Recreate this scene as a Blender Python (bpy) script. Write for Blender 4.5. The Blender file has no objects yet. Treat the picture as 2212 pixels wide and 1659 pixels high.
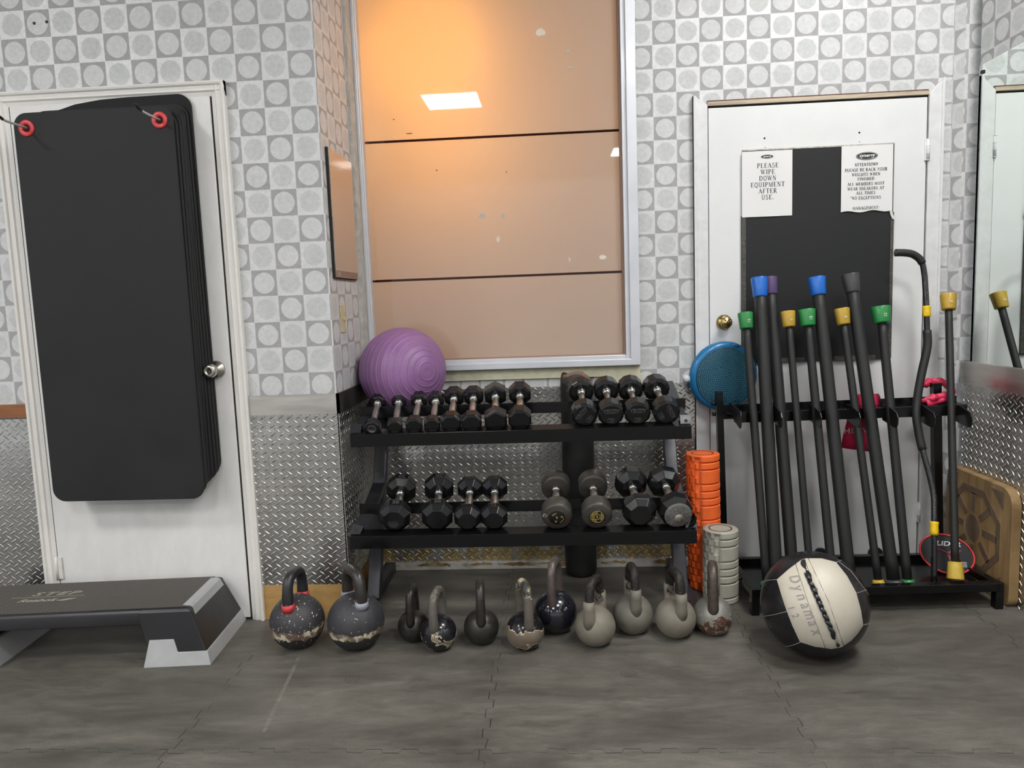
import bpy, bmesh, math, random
from mathutils import Vector, Matrix, Quaternion
random.seed(7)
D = bpy.data
SC = bpy.context.scene
COL = SC.collection
PI = math.pi
V = Vector

# ------------------------------------------------------------------ camera, world, light, exposure
cam = D.objects.new('camera', D.cameras.new('camera'))
COL.objects.link(cam)
cam.data.sensor_fit = 'HORIZONTAL'
cam.data.sensor_width = 36.0
cam.data.lens = 36.0 * 1581.876 / 2212.0
cam.data.clip_start = 0.05
_r = V((0.99779029, 0.05560386, -0.03636947))
_u = V((0.02996338, 0.11199003, 0.99325748))
_f = V((-0.05930197, 0.99215243, -0.11007648))
CAMLOC = V((0, 0, 1.2563))
cam.matrix_world = Matrix(((_r.x, _u.x, -_f.x, 0), (_r.y, _u.y, -_f.y, 0), (_r.z, _u.z, -_f.z, 1.2563), (0, 0, 0, 1)))
SC.camera = cam
SC.view_settings.view_transform = 'Standard'
SC.view_settings.look = 'None'
SC.view_settings.exposure = 0.0
SC.view_settings.gamma = 1.0
SC.view_settings.use_curve_mapping = False
SC.cycles.use_denoising = True
SC.cycles.max_bounces = 8
SC.cycles.sample_clamp_indirect = 6.0
SC.cycles.caustics_reflective = False
SC.cycles.caustics_refractive = False
w = D.worlds.new('world'); SC.world = w; w.use_nodes = True
w.node_tree.nodes['Background'].inputs[0].default_value = (0.93, 0.96, 1.0, 1)
w.node_tree.nodes['Background'].inputs[1].default_value = 0.80
CEIL_Z = 3.45
PANEL_E = 49.0
LAMP_W = 60.0

# ------------------------------------------------------------------ node helpers
def newmat(name):
    m = D.materials.new(name); m.use_nodes = True
    nt = m.node_tree
    return m, nt, nt.nodes['Principled BSDF']
def N(nt, t, **k):
    n = nt.nodes.new(t)
    for a, v in k.items(): setattr(n, a, v)
    return n
def L(nt, a, b): nt.links.new(a, b)
def mth(nt, op, a, b=None, c=None, clamp=False):
    n = N(nt, 'ShaderNodeMath', operation=op); n.use_clamp = clamp
    for i, v in enumerate((a, b, c)):
        if v is None: continue
        if isinstance(v, (int, float)): n.inputs[i].default_value = v
        else: L(nt, v, n.inputs[i])
    return n.outputs[0]
def mixc(nt, f, a, b):
    n = N(nt, 'ShaderNodeMix', data_type='RGBA')
    if isinstance(f, (int, float)): n.inputs[0].default_value = f
    else: L(nt, f, n.inputs[0])
    for i, v in ((6, a), (7, b)):
        if isinstance(v, (tuple, list)): n.inputs[i].default_value = (v[0], v[1], v[2], 1)
        else: L(nt, v, n.inputs[i])
    return n.outputs[2]
def mixf(nt, f, a, b):
    n = N(nt, 'ShaderNodeMix', data_type='FLOAT')
    L(nt, f, n.inputs[0])
    for i, v in ((2, a), (3, b)):
        if isinstance(v, (int, float)): n.inputs[i].default_value = v
        else: L(nt, v, n.inputs[i])
    return n.outputs[0]
def ocoord(nt): return N(nt, 'ShaderNodeTexCoord').outputs['Object']
def noise(nt, co, scale, detail=4, rough=.55, dist=0.0, stretch=None):
    if stretch:
        mp = N(nt, 'ShaderNodeMapping'); mp.inputs['Scale'].default_value = stretch
        L(nt, co, mp.inputs[0]); co = mp.outputs[0]
    n = N(nt, 'ShaderNodeTexNoise'); n.inputs['Scale'].default_value = scale
    n.inputs['Detail'].default_value = detail; n.inputs['Roughness'].default_value = rough
    n.inputs['Distortion'].default_value = dist
    L(nt, co, n.inputs['Vector']); return n.outputs[0]
def ramp(nt, f, stops):
    n = N(nt, 'ShaderNodeValToRGB'); cr = n.color_ramp
    while len(cr.elements) < len(stops): cr.elements.new(.5)
    for e, (p, c) in zip(cr.elements, stops):
        e.position = p
        e.color = (c, c, c, 1) if isinstance(c, (int, float)) else (c[0], c[1], c[2], 1)
    L(nt, f, n.inputs[0]); return n.outputs[0]
def bump(nt, h, b, strength=.3, dist=.002):
    n = N(nt, 'ShaderNodeBump'); n.inputs['Strength'].default_value = strength
    n.inputs['Distance'].default_value = dist
    L(nt, h, n.inputs['Height']); L(nt, n.outputs[0], b.inputs['Normal']); return n
def setp(b, **k):
    for a, v in k.items():
        a = {'col': 'Base Color', 'rough': 'Roughness', 'metal': 'Metallic', 'spec': 'Specular IOR Level', 'coat': 'Coat Weight',
             'coatr': 'Coat Roughness', 'trans': 'Transmission Weight', 'sheen': 'Sheen Weight', 'alpha': 'Alpha', 'ior': 'IOR', 'emit': 'Emission Strength', 'emitc': 'Emission Color'}[a]
        b.inputs[a].default_value = (v[0], v[1], v[2], 1) if isinstance(v, tuple) else v
MATS = {}
def mat(name, col, rough=.5, metal=0.0, var=0.0, scale=20, bmp=0.0, bscale=200, stretch=None, **k):
    """plain procedural surface: base colour, slight tonal wear, fine bump"""
    if name in MATS: return MATS[name]
    m, nt, b = newmat(name)
    setp(b, col=col, rough=rough, metal=metal, **k)
    if var:
        c = noise(nt, ocoord(nt), scale, 5, .6, .3, stretch)
        lo = tuple(x * (1 - var) for x in col); hi = tuple(min(1, x * (1 + var)) for x in col)
        L(nt, ramp(nt, c, [(.3, lo), (.7, hi)]), b.inputs['Base Color'])
        L(nt, ramp(nt, c, [(.3, max(0.02, rough - .08)), (.7, min(1, rough + .08))]), b.inputs['Roughness'])
    if bmp:
        bump(nt, noise(nt, ocoord(nt), bscale, 2), b, bmp, .001)
    MATS[name] = m; return m

# ------------------------------------------------------------------ mesh builder
def frame_from(z, xh=None):
    z = V(z).normalized()
    if xh is None: xh = V((1, 0, 0)) if abs(z.x) < .9 else V((0, 1, 0))
    x = (V(xh) - z * V(xh).dot(z)).normalized()
    y = z.cross(x)
    return Matrix((x, y, z)).transposed()
class MB:
    def __init__(s): s.v = []; s.f = []; s.m = []; s.mi = 0; s.sm = []; s.smooth = False
    def add(s, vs, fs, smooth=None):
        o = len(s.v); s.v += [V(p) for p in vs]
        for f in fs:
            s.f.append([o + i for i in f]); s.m.append(s.mi); s.sm.append(s.smooth if smooth is None else smooth)
    def box(s, x0, x1, y0, y1, z0, z1, M=None):
        vs = [V((x, y, z)) for z in (z0, z1) for y in (y0, y1) for x in (x0, x1)]
        if M is not None: vs = [M @ p for p in vs]
        s.add(vs, [(0, 2, 3, 1), (4, 5, 7, 6), (0, 1, 5, 4), (2, 6, 7, 3), (1, 3, 7, 5), (0, 4, 6, 2)], False)
    def bar(s, a, b, w, h, up=(0, 0, 1)):
        """square section from a to b; w across, h along up"""
        a = V(a); b = V(b); d = (b - a).normalized(); up = V(up)
        u = (up - d * up.dot(d)).normalized(); r = d.cross(u)
        vs = []
        for p in (a, b):
            for i, j in ((-1, -1), (1, -1), (1, 1), (-1, 1)): vs.append(p + r * (i * w / 2) + u * (j * h / 2))
        s.add(vs, [(0, 1, 2, 3), (7, 6, 5, 4), (0, 4, 5, 1), (1, 5, 6, 2), (2, 6, 7, 3), (3, 7, 4, 0)], False)
    def lathe(s, prof, n=32, M=None, phase=0, smooth=True, ax='z'):
        """prof [(h, r)] about an axis; r=0 closes"""
        o = []; vs = []; fs = []
        for h, r in prof:
            ring = []
            cnt = 1 if r < 1e-7 else n
            for k in range(cnt):
                a = phase + 2 * PI * k / n
                c, q = r * math.cos(a), r * math.sin(a)
                p = V((c, q, h)) if ax == 'z' else (V((c, h, q)) if ax == 'y' else V((h, c, q)))
                vs.append(M @ p if M is not None else p); ring.append(len(vs) - 1)
            o.append(ring)
        for A, B in zip(o, o[1:]):
            if len(A) == 1 and len(B) == 1: continue
            for k in range(n):
                k2 = (k + 1) % n
                if len(A) == 1: fs.append((A[0], B[k2], B[k]))
                elif len(B) == 1: fs.append((A[k], A[k2], B[0]))
                else: fs.append((A[k], A[k2], B[k2], B[k]))
        for R, rev in ((o[0], True), (o[-1], False)):
            if len(R) > 1: fs.append(tuple(reversed(R)) if rev else tuple(R))
        s.add(vs, fs, smooth)
    def cyl(s, a, b, r0, r1=None, n=20, smooth=True):
        a = V(a); b = V(b); r1 = r0 if r1 is None else r1
        M = Matrix.Translation(a) @ frame_from(b - a).to_4x4()
        s.lathe([(0, r0), ((b - a).length, r1)], n, M, 0, smooth)
    def tube(s, pts, r, n=12, closed=False, caps=True, smooth=True):
        pts = [V(p) for p in pts]; m = len(pts); rs = r if isinstance(r, (list, tuple)) else [r] * m
        vs = []; fs = []; prev = None
        for i, p in enumerate(pts):
            if closed: t = pts[(i + 1) % m] - pts[i - 1]
            else: t = pts[min(i + 1, m - 1)] - pts[max(i - 1, 0)]
            t.normalize()
            if prev is None:
                x = V((1, 0, 0)) if abs(t.x) < .9 else V((0, 1, 0))
            else: x = prev
            x = (x - t * x.dot(t)).normalized(); prev = x; y = t.cross(x)
            for k in range(n):
                a = 2 * PI * k / n; vs.append(p + (x * math.cos(a) + y * math.sin(a)) * rs[i])
        for i in range(m if closed else m - 1):
            j = (i + 1) % m
            for k in range(n):
                k2 = (k + 1) % n; fs.append((i * n + k, i * n + k2, j * n + k2, j * n + k))
        if caps and not closed:
            fs.append(tuple(range(n - 1, -1, -1))); fs.append(tuple((m - 1) * n + k for k in range(n)))
        s.add(vs, fs, smooth)
    def prism(s, poly, h0, h1, M=None, smooth=False):
        """poly of (x, y) extruded in z from h0 to h1, then M"""
        n = len(poly); vs = [V((x, y, h0)) for x, y in poly] + [V((x, y, h1)) for x, y in poly]
        if M is not None: vs = [M @ p for p in vs]
        s.add(vs, [tuple(range(n - 1, -1, -1)), tuple(range(n, 2 * n))] + [(i, (i + 1) % n, n + (i + 1) % n, n + i) for i in range(n)], smooth)
    def build(s, name, mats, parent=None, bevel=0, segs=2, loc=None):
        me = D.meshes.new(name)
        me.from_pydata(s.v, [], s.f)
        if not isinstance(mats, (list, tuple)): mats = [mats]
        for q in mats: me.materials.append(q)
        me.polygons.foreach_set('material_index', s.m)
        me.polygons.foreach_set('use_smooth', s.sm)
        bm = bmesh.new(); bm.from_mesh(me); bmesh.ops.recalc_face_normals(bm, faces=bm.faces); bm.to_mesh(me); bm.free()
        me.update()
        o = D.objects.new(name, me); COL.objects.link(o)
        if parent is not None: o.parent = parent
        if loc is not None: o.location = loc
        if bevel:
            b = o.modifiers.new('bevel', 'BEVEL'); b.width = bevel; b.segments = segs; b.limit_method = 'ANGLE'; b.angle_limit = .5
            b.harden_normals = False
        return o
XZ = Matrix(((1, 0, 0, 0), (0, 0, 1, 0), (0, 1, 0, 0), (0, 0, 0, 1)))      # poly (x, z), extrude along +y
YZ = Matrix(((0, 0, 1, 0), (1, 0, 0, 0), (0, 1, 0, 0), (0, 0, 0, 1)))      # poly (y, z), extrude along +x
def rrect(x0, x1, y0, y1, r, n=6):
    p = []
    for cx, cy, a0 in ((x1 - r, y0 + r, -PI / 2), (x1 - r, y1 - r, 0), (x0 + r, y1 - r, PI / 2), (x0 + r, y0 + r, PI)):
        for k in range(n + 1):
            a = a0 + PI / 2 * k / n; p.append((cx + r * math.cos(a), cy + r * math.sin(a)))
    return p
def tag(o, label, cat, group=None, kind=None):
    o['label'] = label; o['category'] = cat
    if group: o['group'] = group
    if kind: o['kind'] = kind
    return o
def thing(name, label, cat, loc=(0, 0, 0), rz=0, group=None, M=None):
    o = D.objects.new(name, None); COL.objects.link(o); o.empty_display_size = .05
    if M is not None: o.matrix_world = M
    else: o.location = loc; o.rotation_euler = (0, 0, rz)
    return tag(o, label, cat, group)
def struct(o, label=None, cat=None):
    o['kind'] = 'structure'
    if label: o['label'] = label; o['category'] = cat
    return o
def text(name, s, size, M, m, parent=None, ext=.0004, off=0.0, shear=0.0, sx=1.0, space=1.0, line=1.0):
    """flat lettering as a mesh; M places its centre, letters run +x, up +y, facing +z"""
    c = D.curves.new(name, 'FONT'); c.body = s; c.size = size; c.align_x = 'CENTER'; c.align_y = 'CENTER'
    c.extrude = ext; c.offset = off; c.shear = shear; c.space_character = space; c.space_line = line; c.resolution_u = 3
    t = D.objects.new(name + '_c', c); COL.objects.link(t)
    dg = bpy.context.evaluated_depsgraph_get()
    me = D.meshes.new_from_object(t.evaluated_get(dg))
    D.objects.remove(t); D.curves.remove(c)
    me.transform(M @ Matrix.Diagonal((sx, 1, 1, 1))); me.materials.clear(); me.materials.append(m)
    me.name = name
    o = D.objects.new(name, me); COL.objects.link(o)
    if parent is not None: o.parent = parent
    return o
def face_front(x, y, z): return Matrix.Translation((x, y, z)) @ Matrix.Rotation(PI / 2, 4, 'X')   # lettering facing -y

# ------------------------------------------------------------------ special materials
T = .1016
def wallpaper(name, uax, u0, v0, du=0):
    m, nt, b = newmat(name)
    co = ocoord(nt); sp = N(nt, 'ShaderNodeSeparateXYZ'); L(nt, co, sp.inputs[0])
    u = sp.outputs['XYZ'.index(uax)] if uax in 'XYZ' else mth(nt, 'MULTIPLY', mth(nt, 'SUBTRACT', sp.outputs[0], sp.outputs[1]), .7071)
    uu = mth(nt, 'ADD', mth(nt, 'DIVIDE', mth(nt, 'SUBTRACT', u, u0), T), 100.5)
    vv = mth(nt, 'ADD', mth(nt, 'DIVIDE', mth(nt, 'SUBTRACT', sp.outputs[2], v0), T), 100.5)
    fu = mth(nt, 'SUBTRACT', mth(nt, 'FRACT', uu), .5); fv = mth(nt, 'SUBTRACT', mth(nt, 'FRACT', vv), .5)
    d = mth(nt, 'SQRT', mth(nt, 'ADD', mth(nt, 'MULTIPLY', fu, fu), mth(nt, 'MULTIPLY', fv, fv)))
    inside = mth(nt, 'LESS_THAN', d, .402)
    par = mth(nt, 'MODULO', mth(nt, 'ADD', mth(nt, 'FLOOR', uu), mth(nt, 'FLOOR', vv)), 2)   # 0: grey tile, 1: pale tile
    edge = mth(nt, 'GREATER_THAN', mth(nt, 'MAXIMUM', mth(nt, 'ABSOLUTE', fu), mth(nt, 'ABSOLUTE', fv)), .49)
    nz = noise(nt, co, 60, 6, .7)
    nl = noise(nt, co, 9, 3, .6)
    circ = mixc(nt, par, (.64, .65, .65), (.58, .595, .59))
    bg = mixc(nt, par, (.385, .38, .38), (.665, .675, .68))
    c = mixc(nt, inside, bg, circ)
    c = mixc(nt, mth(nt, 'MULTIPLY', edge, .5), c, (.72, .73, .73))
    g = ramp(nt, nz, [(.25, .86), (.75, 1.1)])
    mm = N(nt, 'ShaderNodeMix', data_type='RGBA', blend_type='MULTIPLY'); mm.inputs[0].default_value = 1
    L(nt, c, mm.inputs[6]); L(nt, g, mm.inputs[7])
    g2 = ramp(nt, nl, [(.3, .94), (.7, 1.03)])
    m2 = N(nt, 'ShaderNodeMix', data_type='RGBA', blend_type='MULTIPLY'); m2.inputs[0].default_value = 1
    L(nt, mm.outputs[2], m2.inputs[6]); L(nt, g2, m2.inputs[7])
    L(nt, m2.outputs[2], b.inputs['Base Color'])
    foil = mth(nt, 'MULTIPLY', par, mth(nt, 'SUBTRACT', 1, inside))
    L(nt, mixf(nt, foil, .6, .5), b.inputs['Roughness'])
    L(nt, mth(nt, 'MULTIPLY', foil, .15), b.inputs['Metallic'])
    bump(nt, mth(nt, 'ADD', mth(nt, 'MULTIPLY', inside, .6), mth(nt, 'MULTIPLY', nz, .6)), b, .25, .0006)
    return m
def diamond(name, uax, stain=None):
    """diamond tread plate; raised lugs by bump, dull mill finish"""
    m, nt, b = newmat(name)
    co = ocoord(nt); sp = N(nt, 'ShaderNodeSeparateXYZ'); L(nt, co, sp.inputs[0])
    u = sp.outputs['XYZ'.index(uax)]; v = sp.outputs[2]
    P = .0365
    hs = []
    for off, sg in ((0, 1), (.5, -1)):
        a = mth(nt, 'SUBTRACT', mth(nt, 'FRACT', mth(nt, 'ADD', mth(nt, 'DIVIDE', u, P), 200 + off)), .5)
        c = mth(nt, 'SUBTRACT', mth(nt, 'FRACT', mth(nt, 'ADD', mth(nt, 'DIVIDE', v, P * .956), 200 + off)), .5)
        al = mth(nt, 'MULTIPLY', mth(nt, 'ADD', mth(nt, 'MULTIPLY', a, .78), mth(nt, 'MULTIPLY', c, -.63 * sg)), 1 / .43)
        pe = mth(nt, 'MULTIPLY', mth(nt, 'ADD', mth(nt, 'MULTIPLY', a, .63 * sg), mth(nt, 'MULTIPLY', c, .78)), 1 / .095)
        al4 = mth(nt, 'MULTIPLY', al, al)
        q = mth(nt, 'SUBTRACT', 1, mth(nt, 'ADD', al4, mth(nt, 'MULTIPLY', pe, pe)))
        hs.append(mth(nt, 'POWER', mth(nt, 'MAXIMUM', q, 0), .6))
    h = mth(nt, 'MAXIMUM', hs[0], hs[1])
    n1 = noise(nt, co, 5, 4, .6, .5); n2 = noise(nt, co, 160, 2)
    col = ramp(nt, n1, [(.3, (.42, .41, .385)), (.55, (.60, .59, .56)), (.75, (.80, .79, .76))])
    col = mixc(nt, mth(nt, 'MULTIPLY', mth(nt, 'GREATER_THAN', h, .12), .9), col, (1.0, 1.0, .98))  # highlights on the lugs put into the colour: lugs mixed to near white
    met = 1.0
    if stain:
        z0, z1 = stain
        k = mth(nt, 'MULTIPLY', mth(nt, 'LESS_THAN', mth(nt, 'ADD', v, mth(nt, 'MULTIPLY', noise(nt, co, 14, 3), .05)), z1 + .03), mth(nt, 'GREATER_THAN', noise(nt, co, 16, 2, .5, .6), .47))
        k = mth(nt, 'MULTIPLY', k, mth(nt, 'LESS_THAN', h, .3))
        col = mixc(nt, k, col, ramp(nt, noise(nt, co, 40, 3), [(.3, (.23, .15, .045)), (.7, (.44, .33, .12))]))
        L(nt, mth(nt, 'SUBTRACT', 1, k), b.inputs['Metallic'])
    else: setp(b, metal=1.0)
    L(nt, col, b.inputs['Base Color'])
    L(nt, ramp(nt, n1, [(.3, .34), (.7, .24)]), b.inputs['Roughness'])
    bp = bump(nt, mth(nt, 'ADD', h, mth(nt, 'MULTIPLY', n2, .02)), b, 1.0, .0085)
    bp2 = N(nt, 'ShaderNodeBump'); bp2.inputs['Strength'].default_value = .35; bp2.inputs['Distance'].default_value = .02
    L(nt, noise(nt, co, 3.2, 2), bp2.inputs['Height']); L(nt, bp2.outputs[0], bp.inputs['Normal'])
    return m
def floor_mat():
    m, nt, b = newmat('rubber_floor')
    co = ocoord(nt); sp = N(nt, 'ShaderNodeSeparateXYZ'); L(nt, co, sp.inputs[0])
    X, Y = sp.outputs[0], sp.outputs[1]
    wob = mth(nt, 'MULTIPLY', mth(nt, 'SUBTRACT', noise(nt, co, 5, 2), .5), .03)
    def tooth(a, per):   # puzzle edge
        t = mth(nt, 'SINE', mth(nt, 'MULTIPLY', a, 2 * PI / per))
        return mth(nt, 'MULTIPLY', mth(nt, 'MAXIMUM', mth(nt, 'MINIMUM', mth(nt, 'MULTIPLY', t, 5), 1), -1), .009)
    def seam(a, off, other):
        q = mth(nt, 'SUBTRACT', mth(nt, 'ADD', mth(nt, 'ADD', a, tooth(other, .105)), wob), off)
        q = mth(nt, 'FRACT', mth(nt, 'ADD', mth(nt, 'DIVIDE', q, .9144), 20.5))
        return mth(nt, 'MULTIPLY', mth(nt, 'ABSOLUTE', mth(nt, 'SUBTRACT', q, .5)), .9144)
    d = mth(nt, 'MINIMUM', seam(X, -.235, Y), seam(Y, 1.935, X))
    vis = ramp(nt, noise(nt, co, 6, 2), [(.34, 0.08), (.52, .95)])
    line = mth(nt, 'MULTIPLY', mth(nt, 'LESS_THAN', d, .0019), vis)
    s1 = noise(nt, co, 1.7, 6, .62, .8, (1, 2.6, 1)); s2 = noise(nt, co, 9, 5, .6, 1.2, (1, 4, 1)); s3 = noise(nt, co, 260, 2)
    c = ramp(nt, s1, [(.3, (.068, .062, .052)), (.5, (.108, .101, .086)), (.70, (.165, .153, .131))])
    g = ramp(nt, s2, [(.3, .78), (.7, 1.22)]); g3 = ramp(nt, s3, [(.3, .86), (.7, 1.14)])
    for q in (g, g3):
        mm = N(nt, 'ShaderNodeMix', data_type='RGBA', blend_type='MULTIPLY'); mm.inputs[0].default_value = 1
        L(nt, c, mm.inputs[6]); L(nt, q, mm.inputs[7]); c = mm.outputs[2]
    # long pale scuff running toward the kettlebells
    sc = mth(nt, 'ABSOLUTE', mth(nt, 'SUBTRACT', X, mth(nt, 'ADD', mth(nt, 'MULTIPLY', Y, -.12), -.665)))
    sc = mth(nt, 'MULTIPLY', mth(nt, 'LESS_THAN', sc, .006), mth(nt, 'MULTIPLY', mth(nt, 'LESS_THAN', Y, 2.5), mth(nt, 'GREATER_THAN', Y, 2.03)))
    c = mixc(nt, mth(nt, 'MULTIPLY', sc, ramp(nt, noise(nt, co, 30, 4, .7), [(.35, .05), (.65, .5)])), c, (.28, .26, .22))
    rg = None
    for lx, ly in ((.216, 2.362), (-1.62, 2.31), (-.722, 2.338), (1.085, 2.395)):
        dd = mth(nt, 'SQRT', mth(nt, 'ADD', mth(nt, 'POWER', mth(nt, 'SUBTRACT', X, lx), 2), mth(nt, 'POWER', mth(nt, 'SUBTRACT', Y, ly), 2)))
        k_ = mth(nt, 'LESS_THAN', mth(nt, 'ABSOLUTE', mth(nt, 'SUBTRACT', dd, .024)), .0016)
        bar_ = mth(nt, 'MULTIPLY', mth(nt, 'LESS_THAN', dd, .018), mth(nt, 'LESS_THAN', mth(nt, 'ABSOLUTE', mth(nt, 'SUBTRACT', mth(nt, 'FRACT', mth(nt, 'MULTIPLY', mth(nt, 'ADD', X, mth(nt, 'MULTIPLY', Y, .3)), 90)), .5)), .13))
        k_ = mth(nt, 'MAXIMUM', k_, bar_)
        rg = k_ if rg is None else mth(nt, 'MAXIMUM', rg, k_)
    c = mixc(nt, mth(nt, 'MULTIPLY', rg, .55), c, (.04, .037, .032))
    c = mixc(nt, line, c, (.035, .033, .03))
    L(nt, c, b.inputs['Base Color'])
    L(nt, ramp(nt, s2, [(.3, .46), (.7, .62)]), b.inputs['Roughness'])
    bump(nt, mth(nt, 'ADD', mth(nt, 'MULTIPLY', s3, .4), mth(nt, 'MULTIPLY', line, -1.5)), b, .35, .001)
    return m
def worn(name, base, chips, z0, z1, thr=.5, rough=.4, metal=0.0, spots=.0, scale=30, edge=None, low=None):
    """paint with a ragged chipped band between heights z0 and z1; scattered nicks"""
    m, nt, b = newmat(name)
    co = ocoord(nt); sp = N(nt, 'ShaderNodeSeparateXYZ'); L(nt, co, sp.inputs[0])
    n1 = noise(nt, co, scale, 4, .6, .4)
    zc = (z0 + z1) / 2; hw = (z1 - z0) / 2
    band = mth(nt, 'SUBTRACT', 1, mth(nt, 'DIVIDE', mth(nt, 'ABSOLUTE', mth(nt, 'SUBTRACT', sp.outputs[2], zc)), hw))
    f = mth(nt, 'ADD', mth(nt, 'MULTIPLY', band, .35), n1)
    k = mth(nt, 'GREATER_THAN', f, thr + .2)
    cc = ramp(nt, noise(nt, co, scale * 1.3, 3), [(.35, chips[0]), (.5, chips[1]), (.62, chips[2])])
    base2 = ramp(nt, noise(nt, co, 25, 5, .65), [(.3, tuple(x * .8 for x in base)), (.7, tuple(min(1, x * 1.2) for x in base))])
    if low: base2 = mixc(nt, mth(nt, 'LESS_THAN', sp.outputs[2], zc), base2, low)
    c = mixc(nt, k, base2, cc)
    if edge:
        e = mth(nt, 'MULTIPLY', mth(nt, 'GREATER_THAN', f, thr + .182), mth(nt, 'LESS_THAN', f, thr + .2))
        c = mixc(nt, e, c, edge)
    if spots:
        s = mth(nt, 'GREATER_THAN', noise(nt, co, 95, 2), 1 - spots)
        c = mixc(nt, s, c, chips[2])
    L(nt, c, b.inputs['Base Color'])
    L(nt, mixf(nt, k, rough, .62), b.inputs['Roughness']); setp(b, metal=metal)
    bump(nt, mth(nt, 'ADD', mth(nt, 'MULTIPLY', k, -1), mth(nt, 'MULTIPLY', noise(nt, co, 120, 2), .35)), b, .35, .0015)
    return m

# ------------------------------------------------------------------ shared materials
white_paint = mat('door_paint', (.80, .795, .775), .42, var=.05, scale=7, bmp=.05, bscale=60, stretch=(2, 2, 1))
white_trim = mat('trim_paint', (.76, .74, .70), .45, var=.06, scale=16, bmp=.15, bscale=70)
dark_gap = mat('dark_gap', (.02, .018, .016), .9)
steel = mat('brushed_steel', (.62, .59, .55), .34, 1.0, var=.10, scale=4, stretch=(1, 1, 8))
alu = mat('white_aluminium', (.66, .68, .72), .38, .25, var=.05, scale=6)
chrome = mat('chrome', (.78, .77, .76), .12, 1.0)
chrome_worn = mat('worn_chrome', (.60, .56, .52), .34, 1.0, var=.22, scale=60, bmp=.3, bscale=500)
knurl = mat('knurled_grip', (.45, .42, .39), .42, 1.0, var=.3, scale=120, bmp=.6, bscale=900)
rubber = mat('black_rubber', (.010, .010, .011), .17, spec=.45, bmp=.02, bscale=300)
rubber_dull = mat('dull_black_rubber', (.018, .018, .019), .55, spec=.3, var=.25, scale=25, bmp=.25, bscale=260)
black_paint = mat('black_painted_steel', (.005, .005, .0055), .2, spec=.35, bmp=.02, bscale=160)
grey_paint = mat('graphite_painted_steel', (.035, .036, .043), .34, .3, var=.15, scale=20, bmp=.06, bscale=400)
foam_black = mat('black_foam', (.015, .0155, .0155), .52, var=.12, scale=30, spec=.4, bmp=.3, bscale=500, stretch=(1, 1, .1))
ink = mat('black_ink', (.02, .02, .022), .7)
cream_chip = (.62, .56, .42)

# ------------------------------------------------------------------ setting
def by_normal(o, rule):
    for p in o.data.polygons: p.material_index = rule(p.normal)
paper_x = wallpaper('wallpaper_left', 'X', -1.9384, 2.3842)
paper_y = wallpaper('wallpaper_side', 'Y', 2.886, 2.3842)
paper_b = wallpaper('wallpaper_back', 'X', .5176, 2.202)
paper_d = wallpaper('wallpaper_diagonal', 'D', .32, 2.29)
paper_r = wallpaper('wallpaper_right', 'Y', 2.9, 2.25)
plaster = mat('rough_plaster', (.50, .50, .47), .8, var=.22, scale=22, bmp=.6, bscale=45)
b = MB(); b.box(-5.5, 5.0, -7, 3.6, -.05, 0)
struct(b.build('floor', floor_mat()), 'dark grey brown rubber gym floor of interlocking mats', 'floor')
b = MB(); b.box(-5.5, 5.0, -7, 3.6, CEIL_Z, CEIL_Z + .06)
struct(b.build('ceiling', mat('ceiling_tile', (.42, .42, .43), .8, var=.04, scale=30)), 'pale ceiling above the gym corner', 'ceiling')
b = MB(); b.box(-5.5, -.866, 2.835, 3.6, 0, CEIL_Z)
o = b.build('wall_left', [paper_x, paper_y]); by_normal(o, lambda n: 1 if n.x > .5 else 0)
struct(o, 'grey and silver circle wallpaper wall left of the window, with its side return', 'wall')
b = MB()
b.box(-.866, .389, 3.379, 3.5, 0, .95); b.box(.389, 1.78, 3.379, 3.5, 0, CEIL_Z); b.box(-.866, .389, 3.379, 3.5, 2.95, CEIL_Z)
struct(b.build('wall_back', paper_b), 'silver circle wallpaper wall around the window and right door', 'wall')
b = MB(); b.prism([(1.736, 3.39), (1.773, 3.34), (1.96, 3.34), (1.96, 3.6), (1.736, 3.6)], 0, CEIL_Z)
o = b.build('wall_corner', [paper_d, paper_b]); by_normal(o, lambda n: 1 if n.y < -.9 else 0)
struct(o, 'narrow boxed corner pier covered in circle wallpaper', 'wall')
b = MB(); b.box(1.785, 1.90, -1.0, 3.245, 0, CEIL_Z)
struct(b.build('wall_right', paper_r), 'right side wall with dull wallpaper above the mirror', 'wall')
# plaster jamb at the window's left
b = MB(); b.box(-.866, -.853, 3.255, 3.379, .885, 2.98)
struct(b.build('trim_1', plaster), 'rough patched plaster strip beside the window frame', 'trim')

# diamond plates and steel strips
dp_x = diamond('tread_plate_x', 'X'); dp_b = diamond('tread_plate_back', 'X', (.02, .10)); dp_y = diamond('tread_plate_y', 'Y')
b = MB(); b.box(-3.2, -2.137, 2.826, 2.835, 0, .86)
tag(b.build('tread_plate', dp_x), 'diamond tread plate on the wall left of the left door', 'wall plate')
b = MB(); b.box(-1.2196, -.862, 2.826, 2.835, .145, .85)
tag(b.build('tread_plate', dp_x), 'silver diamond tread plate between left door and wall corner', 'wall plate')
b = MB(); b.box(-.866, -.858, 2.826, 3.379, .145, .85)
tag(b.build('tread_plate', dp_y), 'diamond tread plate on the side return left of dumbbell rack', 'wall plate')
b = MB(); b.box(-.858, .636, 3.371, 3.379, .035, .8645)
tag(b.build('tread_plate', dp_b), 'glue-stained diamond tread plate behind the dumbbell rack', 'wall plate')
b = MB(); b.box(1.778, 1.785, -1.0, 3.28, .0, .845)
tag(b.build('tread_plate', dp_y), 'diamond tread plate on the right wall under the mirror', 'wall plate')
b = MB(); b.box(-1.2196, -.856, 2.822, 2.835, .8465, .926)
tag(b.build('steel_strip', steel), 'brushed steel strip capping the plate between left door and corner', 'metal strip')
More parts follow.
